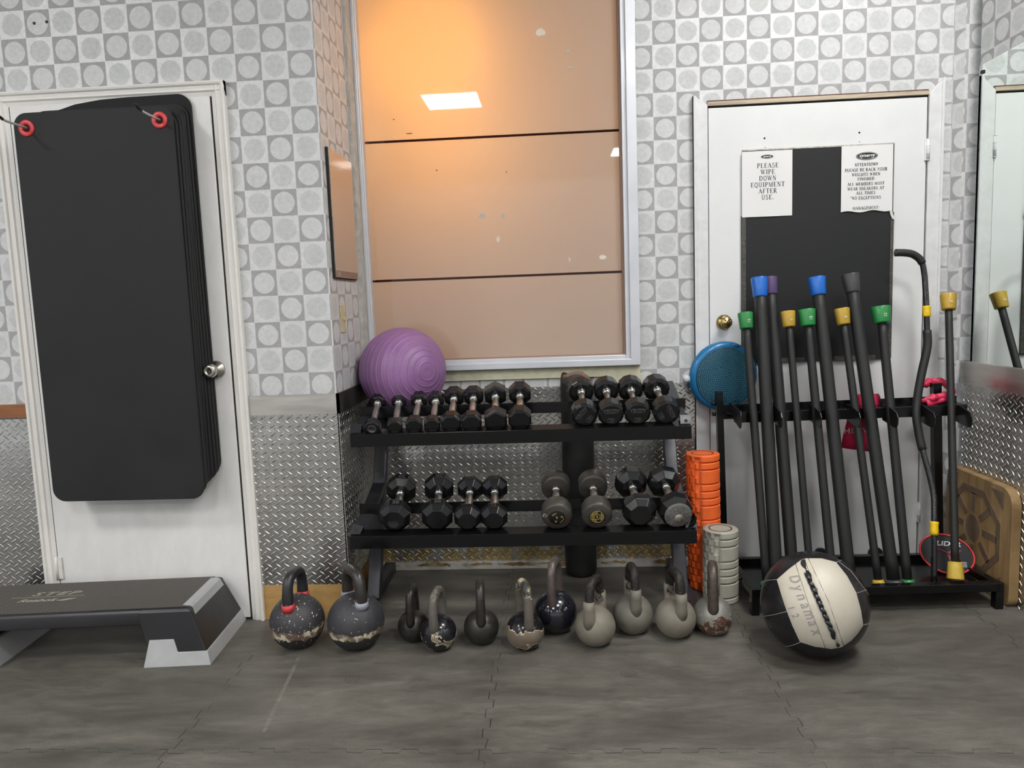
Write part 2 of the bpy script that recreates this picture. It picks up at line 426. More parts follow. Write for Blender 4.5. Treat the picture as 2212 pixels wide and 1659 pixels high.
b = MB(); b.box(-.866, -.856, 2.822, 3.374, .8465, .926)
tag(b.build('steel_strip', mat('steel_dark', (.16, .15, .14), .42, .9, var=.2, scale=8)), 'dark steel strip on the side return beside the purple ball', 'metal strip')
b = MB(); b.box(1.771, 1.785, -1.0, 3.30, .836, .927)
b.box(1.764, 1.785, -1.0, 3.255, .924, .935)
tag(b.build('steel_strip', steel), 'brushed steel strip directly under the wall mirror', 'metal strip')
plywood = mat('plywood', (.47, .285, .10), .6, var=.16, scale=14, stretch=(1, 1, 3), bmp=.1, bscale=80)
b = MB(); b.box(-1.2196, -.858, 2.826, 2.835, 0, .145); b.box(-.866, -.857, 2.826, 3.379, 0, .145)
tag(b.build('plywood_skirting', plywood), 'raw plywood skirting behind the two large kettlebells', 'skirting board')
b = MB(); b.box(-3.2, -2.137, 2.812, 2.835, .868, .92)
tag(b.build('wooden_rail', mat('brown_rail', (.26, .10, .035), .45, var=.25, scale=20, stretch=(.3, 1, 4))), 'reddish brown wooden chair rail left of the left door', 'rail')
skirt = worn('skirting_paint', (.52, .50, .46), ((.16, .10, .05), (.30, .2, .07), (.40, .36, .30)), 0, .05, .60, .5, scale=12)
b = MB(); b.box(-.858, .636, 3.352, 3.379, 0, .038)
struct(b.build('baseboard_back', skirt, bevel=.004), 'peeling white baseboard behind the dumbbell rack', 'baseboard')
# mirror
b = MB(); b.box(1.777, 1.785, -.6, 3.236, .935, 2.152)
mir, nt, bb = newmat('mirror_glass'); setp(bb, col=(.84, .90, .865), rough=.015, metal=1.0)
t = thing('wall_mirror', 'frameless greenish wall mirror on the right wall', 'mirror', (1.843, 1.36, .924))
o = b.build('mirror_glass', mir); o.parent = t; o.matrix_parent_inverse = t.matrix_basis.inverted()
b = MB(); b.box(1.771, 1.786, 3.205, 3.219, 2.115, 2.128)
o = b.build('mirror_clip', dark_gap); o.parent = t; o.matrix_parent_inverse = t.matrix_basis.inverted()

# window
film, nt, bb = newmat('peach_film'); nt.nodes.remove(bb)
co = ocoord(nt)
cs = ramp(nt, noise(nt, co, 2.2, 4, .6, .4), [(.3, (.63, .53, .44)), (.7, (.66, .56, .47))])
scr = ramp(nt, noise(nt, co, 7, 6, .75, 2.5, (3, 1, 1)), [(.63, 0.0), (.68, 1.0)])
cs2 = mixc(nt, mth(nt, 'MULTIPLY', scr, .25), cs, (.76, .62, .5))
tr = N(nt, 'ShaderNodeBsdfTranslucent'); tr.inputs[0].default_value = (.93, .84, .62, 1)
df = N(nt, 'ShaderNodeBsdfDiffuse'); L(nt, cs2, df.inputs[0])
ms = N(nt, 'ShaderNodeMixShader'); ms.inputs[0].default_value = .42; L(nt, df.outputs[0], ms.inputs[1]); L(nt, tr.outputs[0], ms.inputs[2])
gl = N(nt, 'ShaderNodeBsdfGlossy'); gl.inputs['Roughness'].default_value = .02
lw = N(nt, 'ShaderNodeFresnel'); lw.inputs[0].default_value = 1.5
m3 = N(nt, 'ShaderNodeMixShader'); L(nt, mth(nt, 'ADD', lw.outputs[0], .02), m3.inputs[0]); L(nt, ms.outputs[0], m3.inputs[1]); L(nt, gl.outputs[0], m3.inputs[2])
L(nt, m3.outputs[0], nt.nodes['Material Output'].inputs[0])
clear, nt, bb = newmat('clear_glass'); nt.nodes.remove(bb)
tp = N(nt, 'ShaderNodeBsdfTransparent'); tp.inputs[0].default_value = (.16, .10, .07, 1)
gl = N(nt, 'ShaderNodeBsdfGlossy'); gl.inputs['Roughness'].default_value = .02
lw = N(nt, 'ShaderNodeFresnel'); lw.inputs[0].default_value = 1.5
m3 = N(nt, 'ShaderNodeMixShader'); L(nt, lw.outputs[0], m3.inputs[0]); L(nt, tp.outputs[0], m3.inputs[1]); L(nt, gl.outputs[0], m3.inputs[2])
L(nt, m3.outputs[0], nt.nodes['Material Output'].inputs[0])
wr = thing('window_1', 'tall window filled with glowing peach frosted film', 'window', (-.24, 3.39, .95)); wr['kind'] = 'structure'
def wpart(b, name, m, **k):
    o = b.build(name, m, **k); o.parent = wr; o.matrix_parent_inverse = Matrix.Translation(wr.location).inverted(); return o
GX0, GX1 = -.838, .325
for z0, z1 in ((1.0, 1.3735), (1.3845, 1.9985), (2.0085, 2.95)):
    b = MB(); b.box(GX0, GX1, 3.392, 3.397, z0, z1); wpart(b, 'frosted_pane', film)
for z in (1.379, 2.0035):
    b = MB(); b.box(GX0, GX1, 3.392, 3.396, z - .0055, z + .005); wpart(b, 'clear_strip', clear)
b = MB()
b.box(-.868, -.833, 3.352, 3.40, .955, 2.98); b.box(.325, .389, 3.352, 3.40, .955, 2.98); b.box(-.833, .325, 3.352, 3.40, .955, 1.003)
b.box(-.853, -.838, 3.335, 3.36, .955, 2.98); b.box(.345, .389, 3.338, 3.36, .955, 2.98); b.box(-.84, .35, 3.338, 3.36, .955, .985)
wpart(b, 'window_frame', alu, bevel=.003)
b = MB(); b.box(.316, .327, 3.372, 3.398, 1.0, 2.95); b.box(GX0, GX1, 3.376, 3.398, 1.0, 1.008)
wpart(b, 'glazing_bead', mat('bead', (.32, .20, .15), .5))
sill = mat('cream_plaster', (.62, .60, .44), .8, var=.12, scale=30, bmp=.5, bscale=60)
b = MB(); b.box(-.855, .389, 3.366, 3.382, .905, .955)
b.prism([(.20, .91), (.395, .91), (.395, .868), (.31, .868), (.24, .885)], 3.368, 3.381, XZ)
wpart(b, 'torn_sill', sill)
mk_p = mat('film_scuff', (.74, .66, .56), .6); mk_d = mat('film_tick', (.16, .11, .09), .6); mk_b = mat('film_peel', (.46, .47, .44), .6)
for q, (x, z, w_, h_, mm_) in enumerate(((-.02, 2.44, .05, .045, mk_p), (.099, 2.354, .022, .014, mk_b), (.104, 2.285, .028, .012, mk_b), (-.308, 1.657, .040, .030, mk_b), (-.215, 1.65, .020, .028, mk_b), (-.242, 1.545, .022, .034, mk_p),
                                         (.231, 1.447, .046, .026, mk_p), (.08, 1.444, .010, .03, mk_p), (-.625, 2.035, .045, .007, mk_d), (-.51, 1.867, .014, .008, mk_d), (-.193, 1.844, .006, .012, mk_d), (-.695, 2.10, .012, .006, mk_d))):
    random.seed(q); n_ = 9
    b = MB(); b.prism([(x + w_ / 2 * math.cos(k * 2 * PI / n_) * random.uniform(.55, 1), z + h_ / 2 * math.sin(k * 2 * PI / n_) * random.uniform(.55, 1)) for k in range(n_)], 3.3912, 3.3922, XZ)
    wpart(b, 'film_mark', mm_)
# passage behind the film, lit by a warm lamp
b = MB()
pw = mat('passage_wall', (.30, .17, .10), .8)
b.box(-1.5, 1.3, 4.7, 4.8, 0, CEIL_Z); b.box(-1.6, -1.5, 3.6, 4.8, 0, CEIL_Z); b.box(1.3, 1.4, 3.6, 4.8, 0, CEIL_Z)
b.box(-1.6, 1.4, 3.6, 4.8, CEIL_Z, CEIL_Z + .06); b.box(-1.6, 1.4, 3.6, 4.8, -.05, 0)
struct(b.build('wall_passage', pw), 'dim brown passage behind the peach window', 'wall')
lt = D.lights.new('warm_lamp', 'POINT'); lt.energy = LAMP_W; lt.color = (1.0, .47, .085); lt.shadow_soft_size = .05
lo = D.objects.new('warm_lamp', lt); COL.objects.link(lo); lo.location = (-.53, 3.635, 2.42)
lt = D.lights.new('film_glow_fill', 'POINT'); lt.energy = LAMP_W * 1.35; lt.color = (1.0, .50, .17); lt.shadow_soft_size = .15
lo = D.objects.new('film_glow_fill', lt); COL.objects.link(lo); lo.location = (-.46, 3.86, 2.0)  # added light without a fixture, widens the glow on the film

# square ceiling troffers
em, nt, bb = newmat('lit_diffuser'); setp(bb, col=(.9, .9, .9), emitc=(1, .985, .96), emit=PANEL_E)
k = 0
for px, py in ((-1.02, -1.35), (1.24, -4.55), (.98, .35), (1.45, 1.9), (-3.2, .3), (-3.4, -1.9), (-3.4, -4.55), (2.6, -2.2), (3.4, -4.55), (-4.8, -3.2), (4.6, -3.0)):
    if 1:
        t = thing('ceiling_light', {-1.02: 'square lit ceiling panel whose bright reflection shows high in the peach window', 1.24: 'far ceiling panel reflected at the right edge of the peach window'}.get(px, 'unseen square ceiling panel placed outside the picture for its light'), 'ceiling light', (px, py, CEIL_Z), 0, 'square ceiling panels')
        b = MB(); b.box(-.29, .29, -.29, .29, -.012, -.006); b.build('diffuser', em, t)
        b = MB()
        b.box(-.31, .31, -.31, -.29, -.014, 0); b.box(-.31, .31, .29, .31, -.014, 0); b.box(-.31, -.29, -.29, .29, -.014, 0); b.box(.29, .31, -.29, .29, -.014, 0)
        b.build('panel_frame', mat('panel_frame', (.7, .7, .7), .5), t)

# ------------------------------------------------------------------ doors
def parent_keep(o, t):
    o.parent = t; o.matrix_parent_inverse = t.matrix_basis.inverted()
def part(b, name, m, t, **k):
    o = b.build(name, m, **k); t_m = Matrix.LocRotScale(t.location, t.rotation_euler, t.scale); o.parent = t; o.matrix_parent_inverse = t_m.inverted(); return o
def stile_casing(b, x0, x1, z1, y, flip):
    """moulded vertical casing between x0 and x1, thick side away from the door"""
    n = [(0, .022), (.10, .026), (.22, .024), (.30, .017), (.50, .015), (.62, .019), (.72, .013), (.86, .011), (1, .008)]
    pts = [(x0 + (x1 - x0) * (1 - a if flip else a), y - d) for a, d in n]
    poly = pts + [(pts[-1][0], y), (pts[0][0], y)]
    b.prism(poly, 0, z1)
d1 = thing('door_1', 'left white door with black exercise mats hanging in front', 'door', (-1.678, 2.83, 0)); d1['kind'] = 'structure'
b = MB(); b.box(-2.075, -1.2808, 2.819, 2.833, .012, 2.0779); part(b, 'door_slab', white_paint, d1, bevel=.002)
b = MB(); b.box(-2.083, -2.075, 2.826, 2.834, 0, 2.088); b.box(-1.2808, -1.273, 2.826, 2.834, 0, 2.088); b.box(-2.083, -1.273, 2.826, 2.834, 2.0779, 2.088); b.box(-2.08, -1.28, 2.826, 2.834, .001, .012)
part(b, 'door_gap', dark_gap, d1)
old_trim = mat('worn_trim', (.83, .81, .77), .42, var=.03, scale=14, bmp=.08, bscale=60)
b = MB(); stile_casing(b, -1.2196, -1.274, 2.133, 2.834, False); stile_casing(b, -2.137, -2.082, 2.133, 2.834, False)
part(b, 'door_casing', old_trim, d1)
b = MB()
n = [(0, .022), (.10, .026), (.22, .024), (.30, .017), (.50, .015), (.62, .019), (.72, .013), (.86, .011), (1, .008)]
poly = [(2.8341 - d, 2.134 - .055 * a) for a, d in n] + [(2.8341, 2.079), (2.8341, 2.134)]
b.prism(poly, -2.137, -1.2196, YZ); part(b, 'head_casing', old_trim, d1)
b = MB(); b.box(-2.078, -2.055, 2.811, 2.821, .19, .28); b.cyl((-2.077, 2.811, .185), (-2.077, 2.811, .285), .006)
part(b, 'door_hinge', white_trim, d1)
b = MB(); M = Matrix.Translation((-1.338, 2.819, 1.036)) @ Matrix.Rotation(PI / 2, 4, 'X')
b.lathe([(0, .036), (.006, .035), (.012, .022), (.02, .014), (.034, .0145), (.04, .025), (.052, .0275), (.068, .0265), (.072, .021), (.072, .008), (.066, .006), (.066, 0)], 32, M)
kn = part(b, 'door_knob', mat('satin_nickel', (.56, .52, .47), .24, 1.0), d1)
b = MB(); b.lathe([(.0721, .004), (.0725, 0)], 12, M); o = b.build('keyhole', dark_gap, kn); o.matrix_parent_inverse = Matrix()
o.parent = kn

d2 = thing('door_2', 'right white door with a black board and two paper notices', 'door', (1.169, 3.37, 0)); d2['kind'] = 'structure'
white2 = mat('door_paint_clean', (.78, .79, .79), .36, var=.03, scale=5)
b = MB(); b.box(.7034, 1.6349, 3.364, 3.377, .022, 2.0713); part(b, 'door_slab', white2, d2, bevel=.002)
b = MB(); b.box(.694, .7034, 3.372, 3.3785, 0, 2.08); b.box(1.6349, 1.644, 3.372, 3.3785, 0, 2.08); b.box(.694, 1.644, 3.372, 3.3785, 2.0713, 2.081); b.box(.70, 1.64, 3.372, 3.3785, .001, .022)
part(b, 'door_gap', dark_gap, d2)
b = MB()
b.prism([(.637, 0), (.699, 0), (.699, 2.084), (.637, 2.128)], 3.356, 3.379, XZ)
b.prism([(1.64, 0), (1.702, 0), (1.702, 2.150), (1.64, 2.084)], 3.356, 3.379, XZ)
b.prism([(.637, 0), (.650, 0), (.650, 2.12), (.637, 2.128)], 3.350, 3.379, XZ)
b.prism([(1.690, 0), (1.702, 0), (1.702, 2.150), (1.690, 2.138)], 3.350, 3.379, XZ)
part(b, 'door_casing', mat('casing_white', (.73, .735, .74), .42, var=.07, scale=20), d2, bevel=.002)
b = MB(); b.box(.70, 1.64, 3.360, 3.379, 2.081, 2.098); part(b, 'bare_head_jamb', mat('raw_jamb', (.50, .42, .31), .7, var=.35, scale=30, stretch=(.2, 1, 3)), d2)
b = MB(); b.box(.70, 1.64, 3.366, 3.379, 2.097, 2.104); part(b, 'torn_edge', mat('torn_edge', (.12, .05, .04), .9, var=.5, scale=40), d2)
for hz in (1.85, .24):
    b = MB(); b.cyl((1.638, 3.356, hz - .045), (1.638, 3.356, hz + .045), .0075, n=12)
    for q in (-.045, -.015, .015, .045): b.cyl((1.638, 3.356, hz + q - .001), (1.638, 3.356, hz + q + .001), .0085, n=12)
    b.box(1.626, 1.65, 3.358, 3.366, hz - .045, hz + .045)
    part(b, 'door_hinge', white2, d2)
brass = mat('brass', (.55, .40, .16), .25, 1.0, var=.15, scale=60)
b = MB(); M = Matrix.Translation((.766, 3.364, 1.1349)) @ Matrix.Rotation(PI / 2, 4, 'X')
b.lathe([(0, .034), (.004, .034), (.006, .03), (.009, .031), (.012, .022), (.018, .012), (.03, .012), (.038, .022), (.046, .0255), (.056, .025), (.060, .018), (.060, .013), (.063, .012), (.063, 0)], 32, M)
part(b, 'door_knob', brass, d2)
b = MB(); b.box(-.0015, .0015, 3.2995, 3.301, 1.129, 1.141); b.v = [p + V((.766, 0, 0)) for p in b.v]; part(b, 'keyhole', dark_gap, d2)
for hx, hz in ((.9454, 1.932), (1.35, 1.936), (.948, 1.892), (1.351, 1.897)):
    b = MB(); b.lathe([(0, 0), (0, .0042 if hz > 1.91 else .002), (.001, 0)], 10, Matrix.Translation((hx, 3.3635, hz)) @ Matrix.Rotation(PI / 2, 4, 'X')); part(b, 'screw_hole', dark_gap, d2)
# board on the door
bd = thing('black_board', 'black board fixed to the right white door behind the notices', 'board', (1.17, 3.36, .945))
b = MB(); b.box(.850, 1.496, 3.355, 3.364, .946, 1.880)
part(b, 'board_panel', mat('board_black', (.017, .0175, .019), .6, spec=.3, var=.12, scale=4, bmp=.1, bscale=300), bd, bevel=.001)
wornb = mat('worn_tape', (.07, .066, .06), .7, var=.6, scale=90, bmp=.4, bscale=120)
for q in ((.843, .862, .96, 1.60), (1.485, 1.499, .95, 1.59), (.95, 1.12, .945, .965), (1.25, 1.43, .945, .966)):
    b = MB(); b.box(q[0], q[1], 3.352, 3.364, q[2], q[3]); part(b, 'edge_tape', wornb, bd)
b = MB(); b.box(.848, 1.499, 3.358, 3.3655, 1.880, 1.886); part(b, 'chipped_top_edge', mat('chipped', (.5, .47, .42), .7, var=.4, scale=60), bd)
b = MB(); b.prism([(1.478, 1.60), (1.488, 1.596), (1.494, 1.575), (1.507, 1.566), (1.500, 1.556), (1.489, 1.562), (1.481, 1.58)], 3.347, 3.3505, XZ)
part(b, 'torn_tape_piece', mat('tape_white', (.7, .7, .68), .5), bd)
paper = mat('white_paper', (.80, .80, .79), .6)
def notice(x0, x1, z0, z1, label, wave=False):
    t = thing('paper_notice', label, 'notice', ((x0 + x1) / 2, 3.351, (z0 + z1) / 2))
    b = MB(); nx = 14; vs = []
    for i in range(nx + 1):
        x = x0 + (x1 - x0) * i / nx
        dz = .004 * math.sin(i * .9) if wave else 0
        vs += [V((x, 3.3505 - (.0015 * abs(math.sin(i * .5)) if wave else 0), z0 + dz)), V((x, 3.3505, z1))]
    b.add(vs + [p + V((0, .0012, 0)) for p in vs],
          [(2 * i, 2 * i + 2, 2 * i + 3, 2 * i + 1) for i in range(nx)] + [(2 * nx + 2 + 2 * i + 1, 2 * nx + 2 + 2 * i + 3, 2 * nx + 2 + 2 * i + 2, 2 * nx + 2 + 2 * i) for i in range(nx)]
          + [(0, 2 * nx + 2, 2 * nx + 4, 2)] + [(1, 3, 2 * nx + 5, 2 * nx + 3)], False)
    part(b, 'paper_sheet', paper, t); return t
# serif lettering as strokes: unit cell 0..1 high
def arc(cx, cy, rx, ry, a0, a1, n=10): return [(cx + rx * math.cos(math.radians(a0 + (a1 - a0) * k / n)), cy + ry * math.sin(math.radians(a0 + (a1 - a0) * k / n))) for k in range(n + 1)]
TH, TN = .17, .065
def G(w, strokes, serifs=()): return (w, strokes, serifs)
def l_(a, b_, t=TH): return ([a, b_], t)
GLY = {
 'A': G(.78, [l_((.06, 0), (.37, 1), TN), l_((.37, 1), (.70, 0)), l_((.17, .34), (.58, .34), TN)], [(.06, 0, .13), (.70, 0, .15)]),
 'B': G(.68, [l_((.16, 0), (.16, 1)), (arc(.34, .76, .2, .24, 90, -90), .12), (arc(.36, .27, .24, .27, 90, -90), .13), l_((.1, 1), (.34, 1), TN), l_((.1, .52), (.36, .52), TN), l_((.1, 0), (.36, 0), TN)], []),
 'C': G(.72, [(arc(.40, .5, .32, .5, 50, 310, 16), .12)], [(.62, .84, .0)]),
 'D': G(.76, [l_((.16, 0), (.16, 1)), (arc(.32, .5, .36, .5, 90, -90, 14), .13), l_((.06, 1), (.32, 1), TN), l_((.06, 0), (.32, 0), TN)], []),
 'E': G(.66, [l_((.16, 0), (.16, 1)), l_((.06, 1), (.56, 1), TN), l_((.06, 0), (.6, 0), TN), l_((.16, .5), (.42, .5), TN), l_((.56, 1), (.56, .78), TN), l_((.6, 0), (.6, .24), TN), l_((.42, .4), (.42, .6), TN)], []),
 'F': G(.62, [l_((.16, 0), (.16, 1)), l_((.06, 1), (.56, 1), TN), l_((.16, .5), (.42, .5), TN), l_((.56, 1), (.56, .78), TN), l_((.42, .4), (.42, .6), TN)], [(.16, 0, .14)]),
 'G': G(.78, [(arc(.40, .5, .32, .5, 50, 330, 16), .12), l_((.66, 0.06), (.66, .42), .13), l_((.52, .42), (.76, .42), TN)], []),
 'H': G(.80, [l_((.16, 0), (.16, 1)), l_((.64, 0), (.64, 1)), l_((.16, .5), (.64, .5), TN)], [(.16, 0, .14), (.64, 0, .14), (.16, 1, .14), (.64, 1, .14)]),
 'I': G(.36, [l_((.18, 0), (.18, 1))], [(.18, 0, .14), (.18, 1, .14)]),
 'K': G(.78, [l_((.16, 0), (.16, 1)), l_((.16, .42), (.62, 1), TN), l_((.32, .56), (.66, 0), .15)], [(.16, 0, .14), (.16, 1, .14), (.62, 1, .12), (.66, 0, .13)]),
 'L': G(.64, [l_((.16, 0), (.16, 1)), l_((.06, 0), (.58, 0), TN), l_((.58, 0), (.58, .26), TN)], [(.16, 1, .14)]),
 'M': G(.96, [l_((.12, 0), (.14, 1), TN), l_((.14, 1), (.46, 0), .13), l_((.46, 0), (.78, 1), TN), l_((.80, 0), (.78, 1), .15)], [(.12, 0, .11), (.80, 0, .14), (.1, 1, .08), (.84, 1, .08)]),
 'N': G(.80, [l_((.14, 0), (.14, 1), TN), l_((.14, 1), (.66, 0), .15), l_((.66, 0), (.66, 1), TN)], [(.14, 0, .12), (.66, 1, .12), (.08, 1, .08)]),
 'O': G(.78, [(arc(.39, .5, .31, .5, 0, 360, 20), .125)], []),
 'P': G(.66, [l_((.16, 0), (.16, 1)), (arc(.34, .74, .22, .26, 90, -90), .13), l_((.06, 1), (.34, 1), TN), l_((.16, .48), (.34, .48), TN)], [(.16, 0, .14)]),
 'Q': G(.78, [(arc(.39, .5, .31, .5, 0, 360, 20), .125), l_((.36, .06), (.66, -.22), .12)], []),
 'R': G(.74, [l_((.16, 0), (.16, 1)), (arc(.34, .75, .2, .25, 90, -90), .13), l_((.06, 1), (.34, 1), TN), l_((.16, .5), (.34, .5), TN), l_((.36, .5), (.64, 0), .14)], [(.16, 0, .14), (.66, 0, .1)]),
 'S': G(.60, [(arc(.30, .74, .2, .26, 20, 250, 10) + arc(.30, .26, .22, .26, 70, -160, 10), .12)], []),
 'T': G(.70, [l_((.35, 0), (.35, 1)), l_((.05, 1), (.65, 1), TN), l_((.06, 1), (.06, .76), TN), l_((.64, 1), (.64, .76), TN)], [(.35, 0, .15)]),
 'U': G(.78, [([(.15, 1), (.15, .3)] + arc(.39, .3, .24, .3, 180, 360, 10) + [(.63, 1)], .12)], [(.15, 1, .14), (.63, 1, .11)]),
 'W': G(1.02, [l_((.08, 1), (.32, 0), .14), l_((.32, 0), (.50, 1), TN), l_((.50, 1), (.72, 0), .14), l_((.72, 0), (.94, 1), TN)], [(.08, 1, .12), (.50, 1, .1), (.94, 1, .1)]),
 'X': G(.76, [l_((.1, 1), (.66, 0), .15), l_((.1, 0), (.64, 1), TN)], [(.1, 0, .12), (.66, 0, .13), (.1, 1, .13), (.64, 1, .11)]),
 'Y': G(.76, [l_((.1, 1), (.38, .46), .15), l_((.66, 1), (.38, .46), TN), l_((.38, .5), (.38, 0))], [(.1, 1, .13), (.66, 1, .11), (.38, 0, .15)]),
 '.': G(.28, [l_((.14, 0), (.14, .14))], []), '!': G(.3, [l_((.15, 0), (.15, .14)), l_((.15, .32), (.15, 1))], []),
 '-': G(.36, [l_((.04, .36), (.32, .36), .09)], []), '*': G(.44, [l_((.22, .6), (.22, 1), .09), l_((.06, .7), (.38, .92), .07), l_((.06, .92), (.38, .7), .07)], []), ' ': G(.34, [], []),
}
def serif_line(b, s, cx, z, h, y, space=.10, bold=1.0):
    wtot = sum(GLY[c][0] + space for c in s) * h; x = cx - wtot / 2
    for c in s:
        w_, st, sf = GLY[c]
        for pts, t in st:
            t *= bold
            for a, q in zip(pts, pts[1:]):
                ax, az, bx_, bz = x + a[0] * h, z + a[1] * h, x + q[0] * h, z + q[1] * h
                dx, dz = bx_ - ax, bz - az; ln = math.hypot(dx, dz) or 1e-6
                nx, nz = -dz / ln * t * h / 2, dx / ln * t * h / 2
                b.add([(ax + nx, y, az + nz), (bx_ + nx, y, bz + nz), (bx_ - nx, y, bz - nz), (ax - nx, y, az - nz)], [(0, 1, 2, 3)], False)
        for sx_, sz_, hw in sf:
            if hw: b.add([(x + (sx_ - hw) * h, y, z + (sz_ - .03) * h), (x + (sx_ + hw) * h, y, z + (sz_ - .03) * h), (x + (sx_ + hw) * h, y, z + (sz_ + .03) * h), (x + (sx_ - hw) * h, y, z + (sz_ + .03) * h)], [(0, 1, 2, 3)], False)
        x += (w_ + space) * h
def logo(t, cx, cz, w_, h_, y):
    b = MB()
    b.lathe([(0, 0), (0, 1), (.0002, 1), (.0002, 0)], 36, Matrix.Translation((cx, y, cz)) @ Matrix.Rotation(PI / 2, 4, 'X') @ Matrix.Diagonal((w_ / 2, h_ / 2, 1, 1)), smooth=False)
    o = part(b, 'logo_oval', ink, t)
    b = MB()
    M = Matrix.Translation((cx, y - .0004, cz)) @ Matrix.Rotation(PI / 2, 4, 'X')
    ring = [(w_ / 2 * .93 * math.cos(a * PI / 18), h_ / 2 * .86 * math.sin(a * PI / 18)) for a in range(36)]
    b.tube([M @ V((p[0], p[1], 0)) for p in ring], h_ * .022, 6, True); part(b, 'logo_ring', paper, t)
    o = text('logo_lettering', 'synergy', h_ * .62, face_front(cx, y - .0005, cz + h_ * .05), paper, None, .0001, h_ * .012, .2, 1.05)
    parent_keep(o, t)
n1 = notice(.8445, 1.0615, 1.594, 1.876, 'white paper notice PLEASE WIPE DOWN EQUIPMENT AFTER USE on left of board')
logo(n1, .953, 1.851, .054, .017, 3.3500)
b = MB(); z = 1.8035
for s in ('PLEASE', 'WIPE', 'DOWN', 'EQUIPMENT', 'AFTER', 'USE.'):
    serif_line(b, s, .957, z, .0195, 3.3500, .14); z -= .0272
part(b, 'printed_text', ink, n1)
n2 = notice(1.271, 1.4895, 1.598, 1.879, 'white paper notice headed ATTENTION about re-racking weights, on right of board', True)
logo(n2, 1.378, 1.834, .092, .033, 3.3487)
b = MB()
for s, z in (('ATTENTION!!', 1.792), ('PLEASE RE RACK YOUR', 1.770), ('WEIGHTS WHEN', 1.750), ('FINISHED', 1.731), ('ALL MEMBERS MUST', 1.710), ('WEAR SNEAKERS AT', 1.690), ('ALL TIMES', 1.671), ('*NO EXCEPTIONS', 1.650), ('-MANAGEMENT-', 1.6065)):
    serif_line(b, s, 1.376, z, .0122, 3.3487, .12, 1.15)
part(b, 'printed_text', mat('grey_ink', (.035, .033, .037), .7), n2)

# acrylic sign, switch and wall plugs
sg = thing('acrylic_panel', 'glossy tilted-looking panel reflecting orange on the side return wall', 'wall panel', (-.866, 3.04, 1.63))
b = MB(); b.box(-.8655, -.856, 2.878, 3.205, 1.379, 1.884); part(b, 'panel_back', dark_gap, sg)
b = MB(); b.box(-.856, -.852, 2.885, 3.208, 1.383, 1.882)
gm, nt, bb = newmat('panel_gloss'); setp(bb, col=(.62, .58, .55), rough=.06, metal=.75)
part(b, 'panel_face', gm, sg)
b = MB(); b.box(-.852, -.8512, 2.888, 3.20, 1.385, 1.41)
part(b, 'bottom_label', mat('panel_label', (.24, .15, .12), .4), sg)
b = MB()
for i in range(3): b.box(-.8512, -.8508, 2.90, 2.945, 1.390 + i * .006, 1.3925 + i * .006)
part(b, 'label_marks', mat('label_pale', (.55, .45, .40), .5), sg)
sw = thing('light_switch', 'old cream light switch plate on the side return wall', 'light switch', (-.866, 2.975, 1.217))
ivory = mat('ivory_plastic', (.55, .50, .30), .45, var=.2, scale=60)
b = MB(); b.box(-.866, -.861, 2.945, 3.005, 1.160, 1.272); part(b, 'switch_plate', ivory, sw, bevel=.002)
b = MB(); b.box(-.861, -.846, 2.972, 2.980, 1.212, 1.224); part(b, 'toggle', ivory, sw)
for q, (x, z) in enumerate(((-1.9502, 2.3862), (-1.9004, 2.3885))):
    b = MB(); b.lathe([(0, 0), (0, .006), (.003, .0045), (.003, 0)], 14, Matrix.Translation((x, 2.835, z)) @ Matrix.Rotation(PI / 2, 4, 'X'))
    tag(b.build('wall_plug', mat('plug', (.03, .035, .05), .5)), ('left' if q == 0 else 'right') + ' one of two dark wall plugs above the left door', 'wall plug', 'wall plugs above the left door')

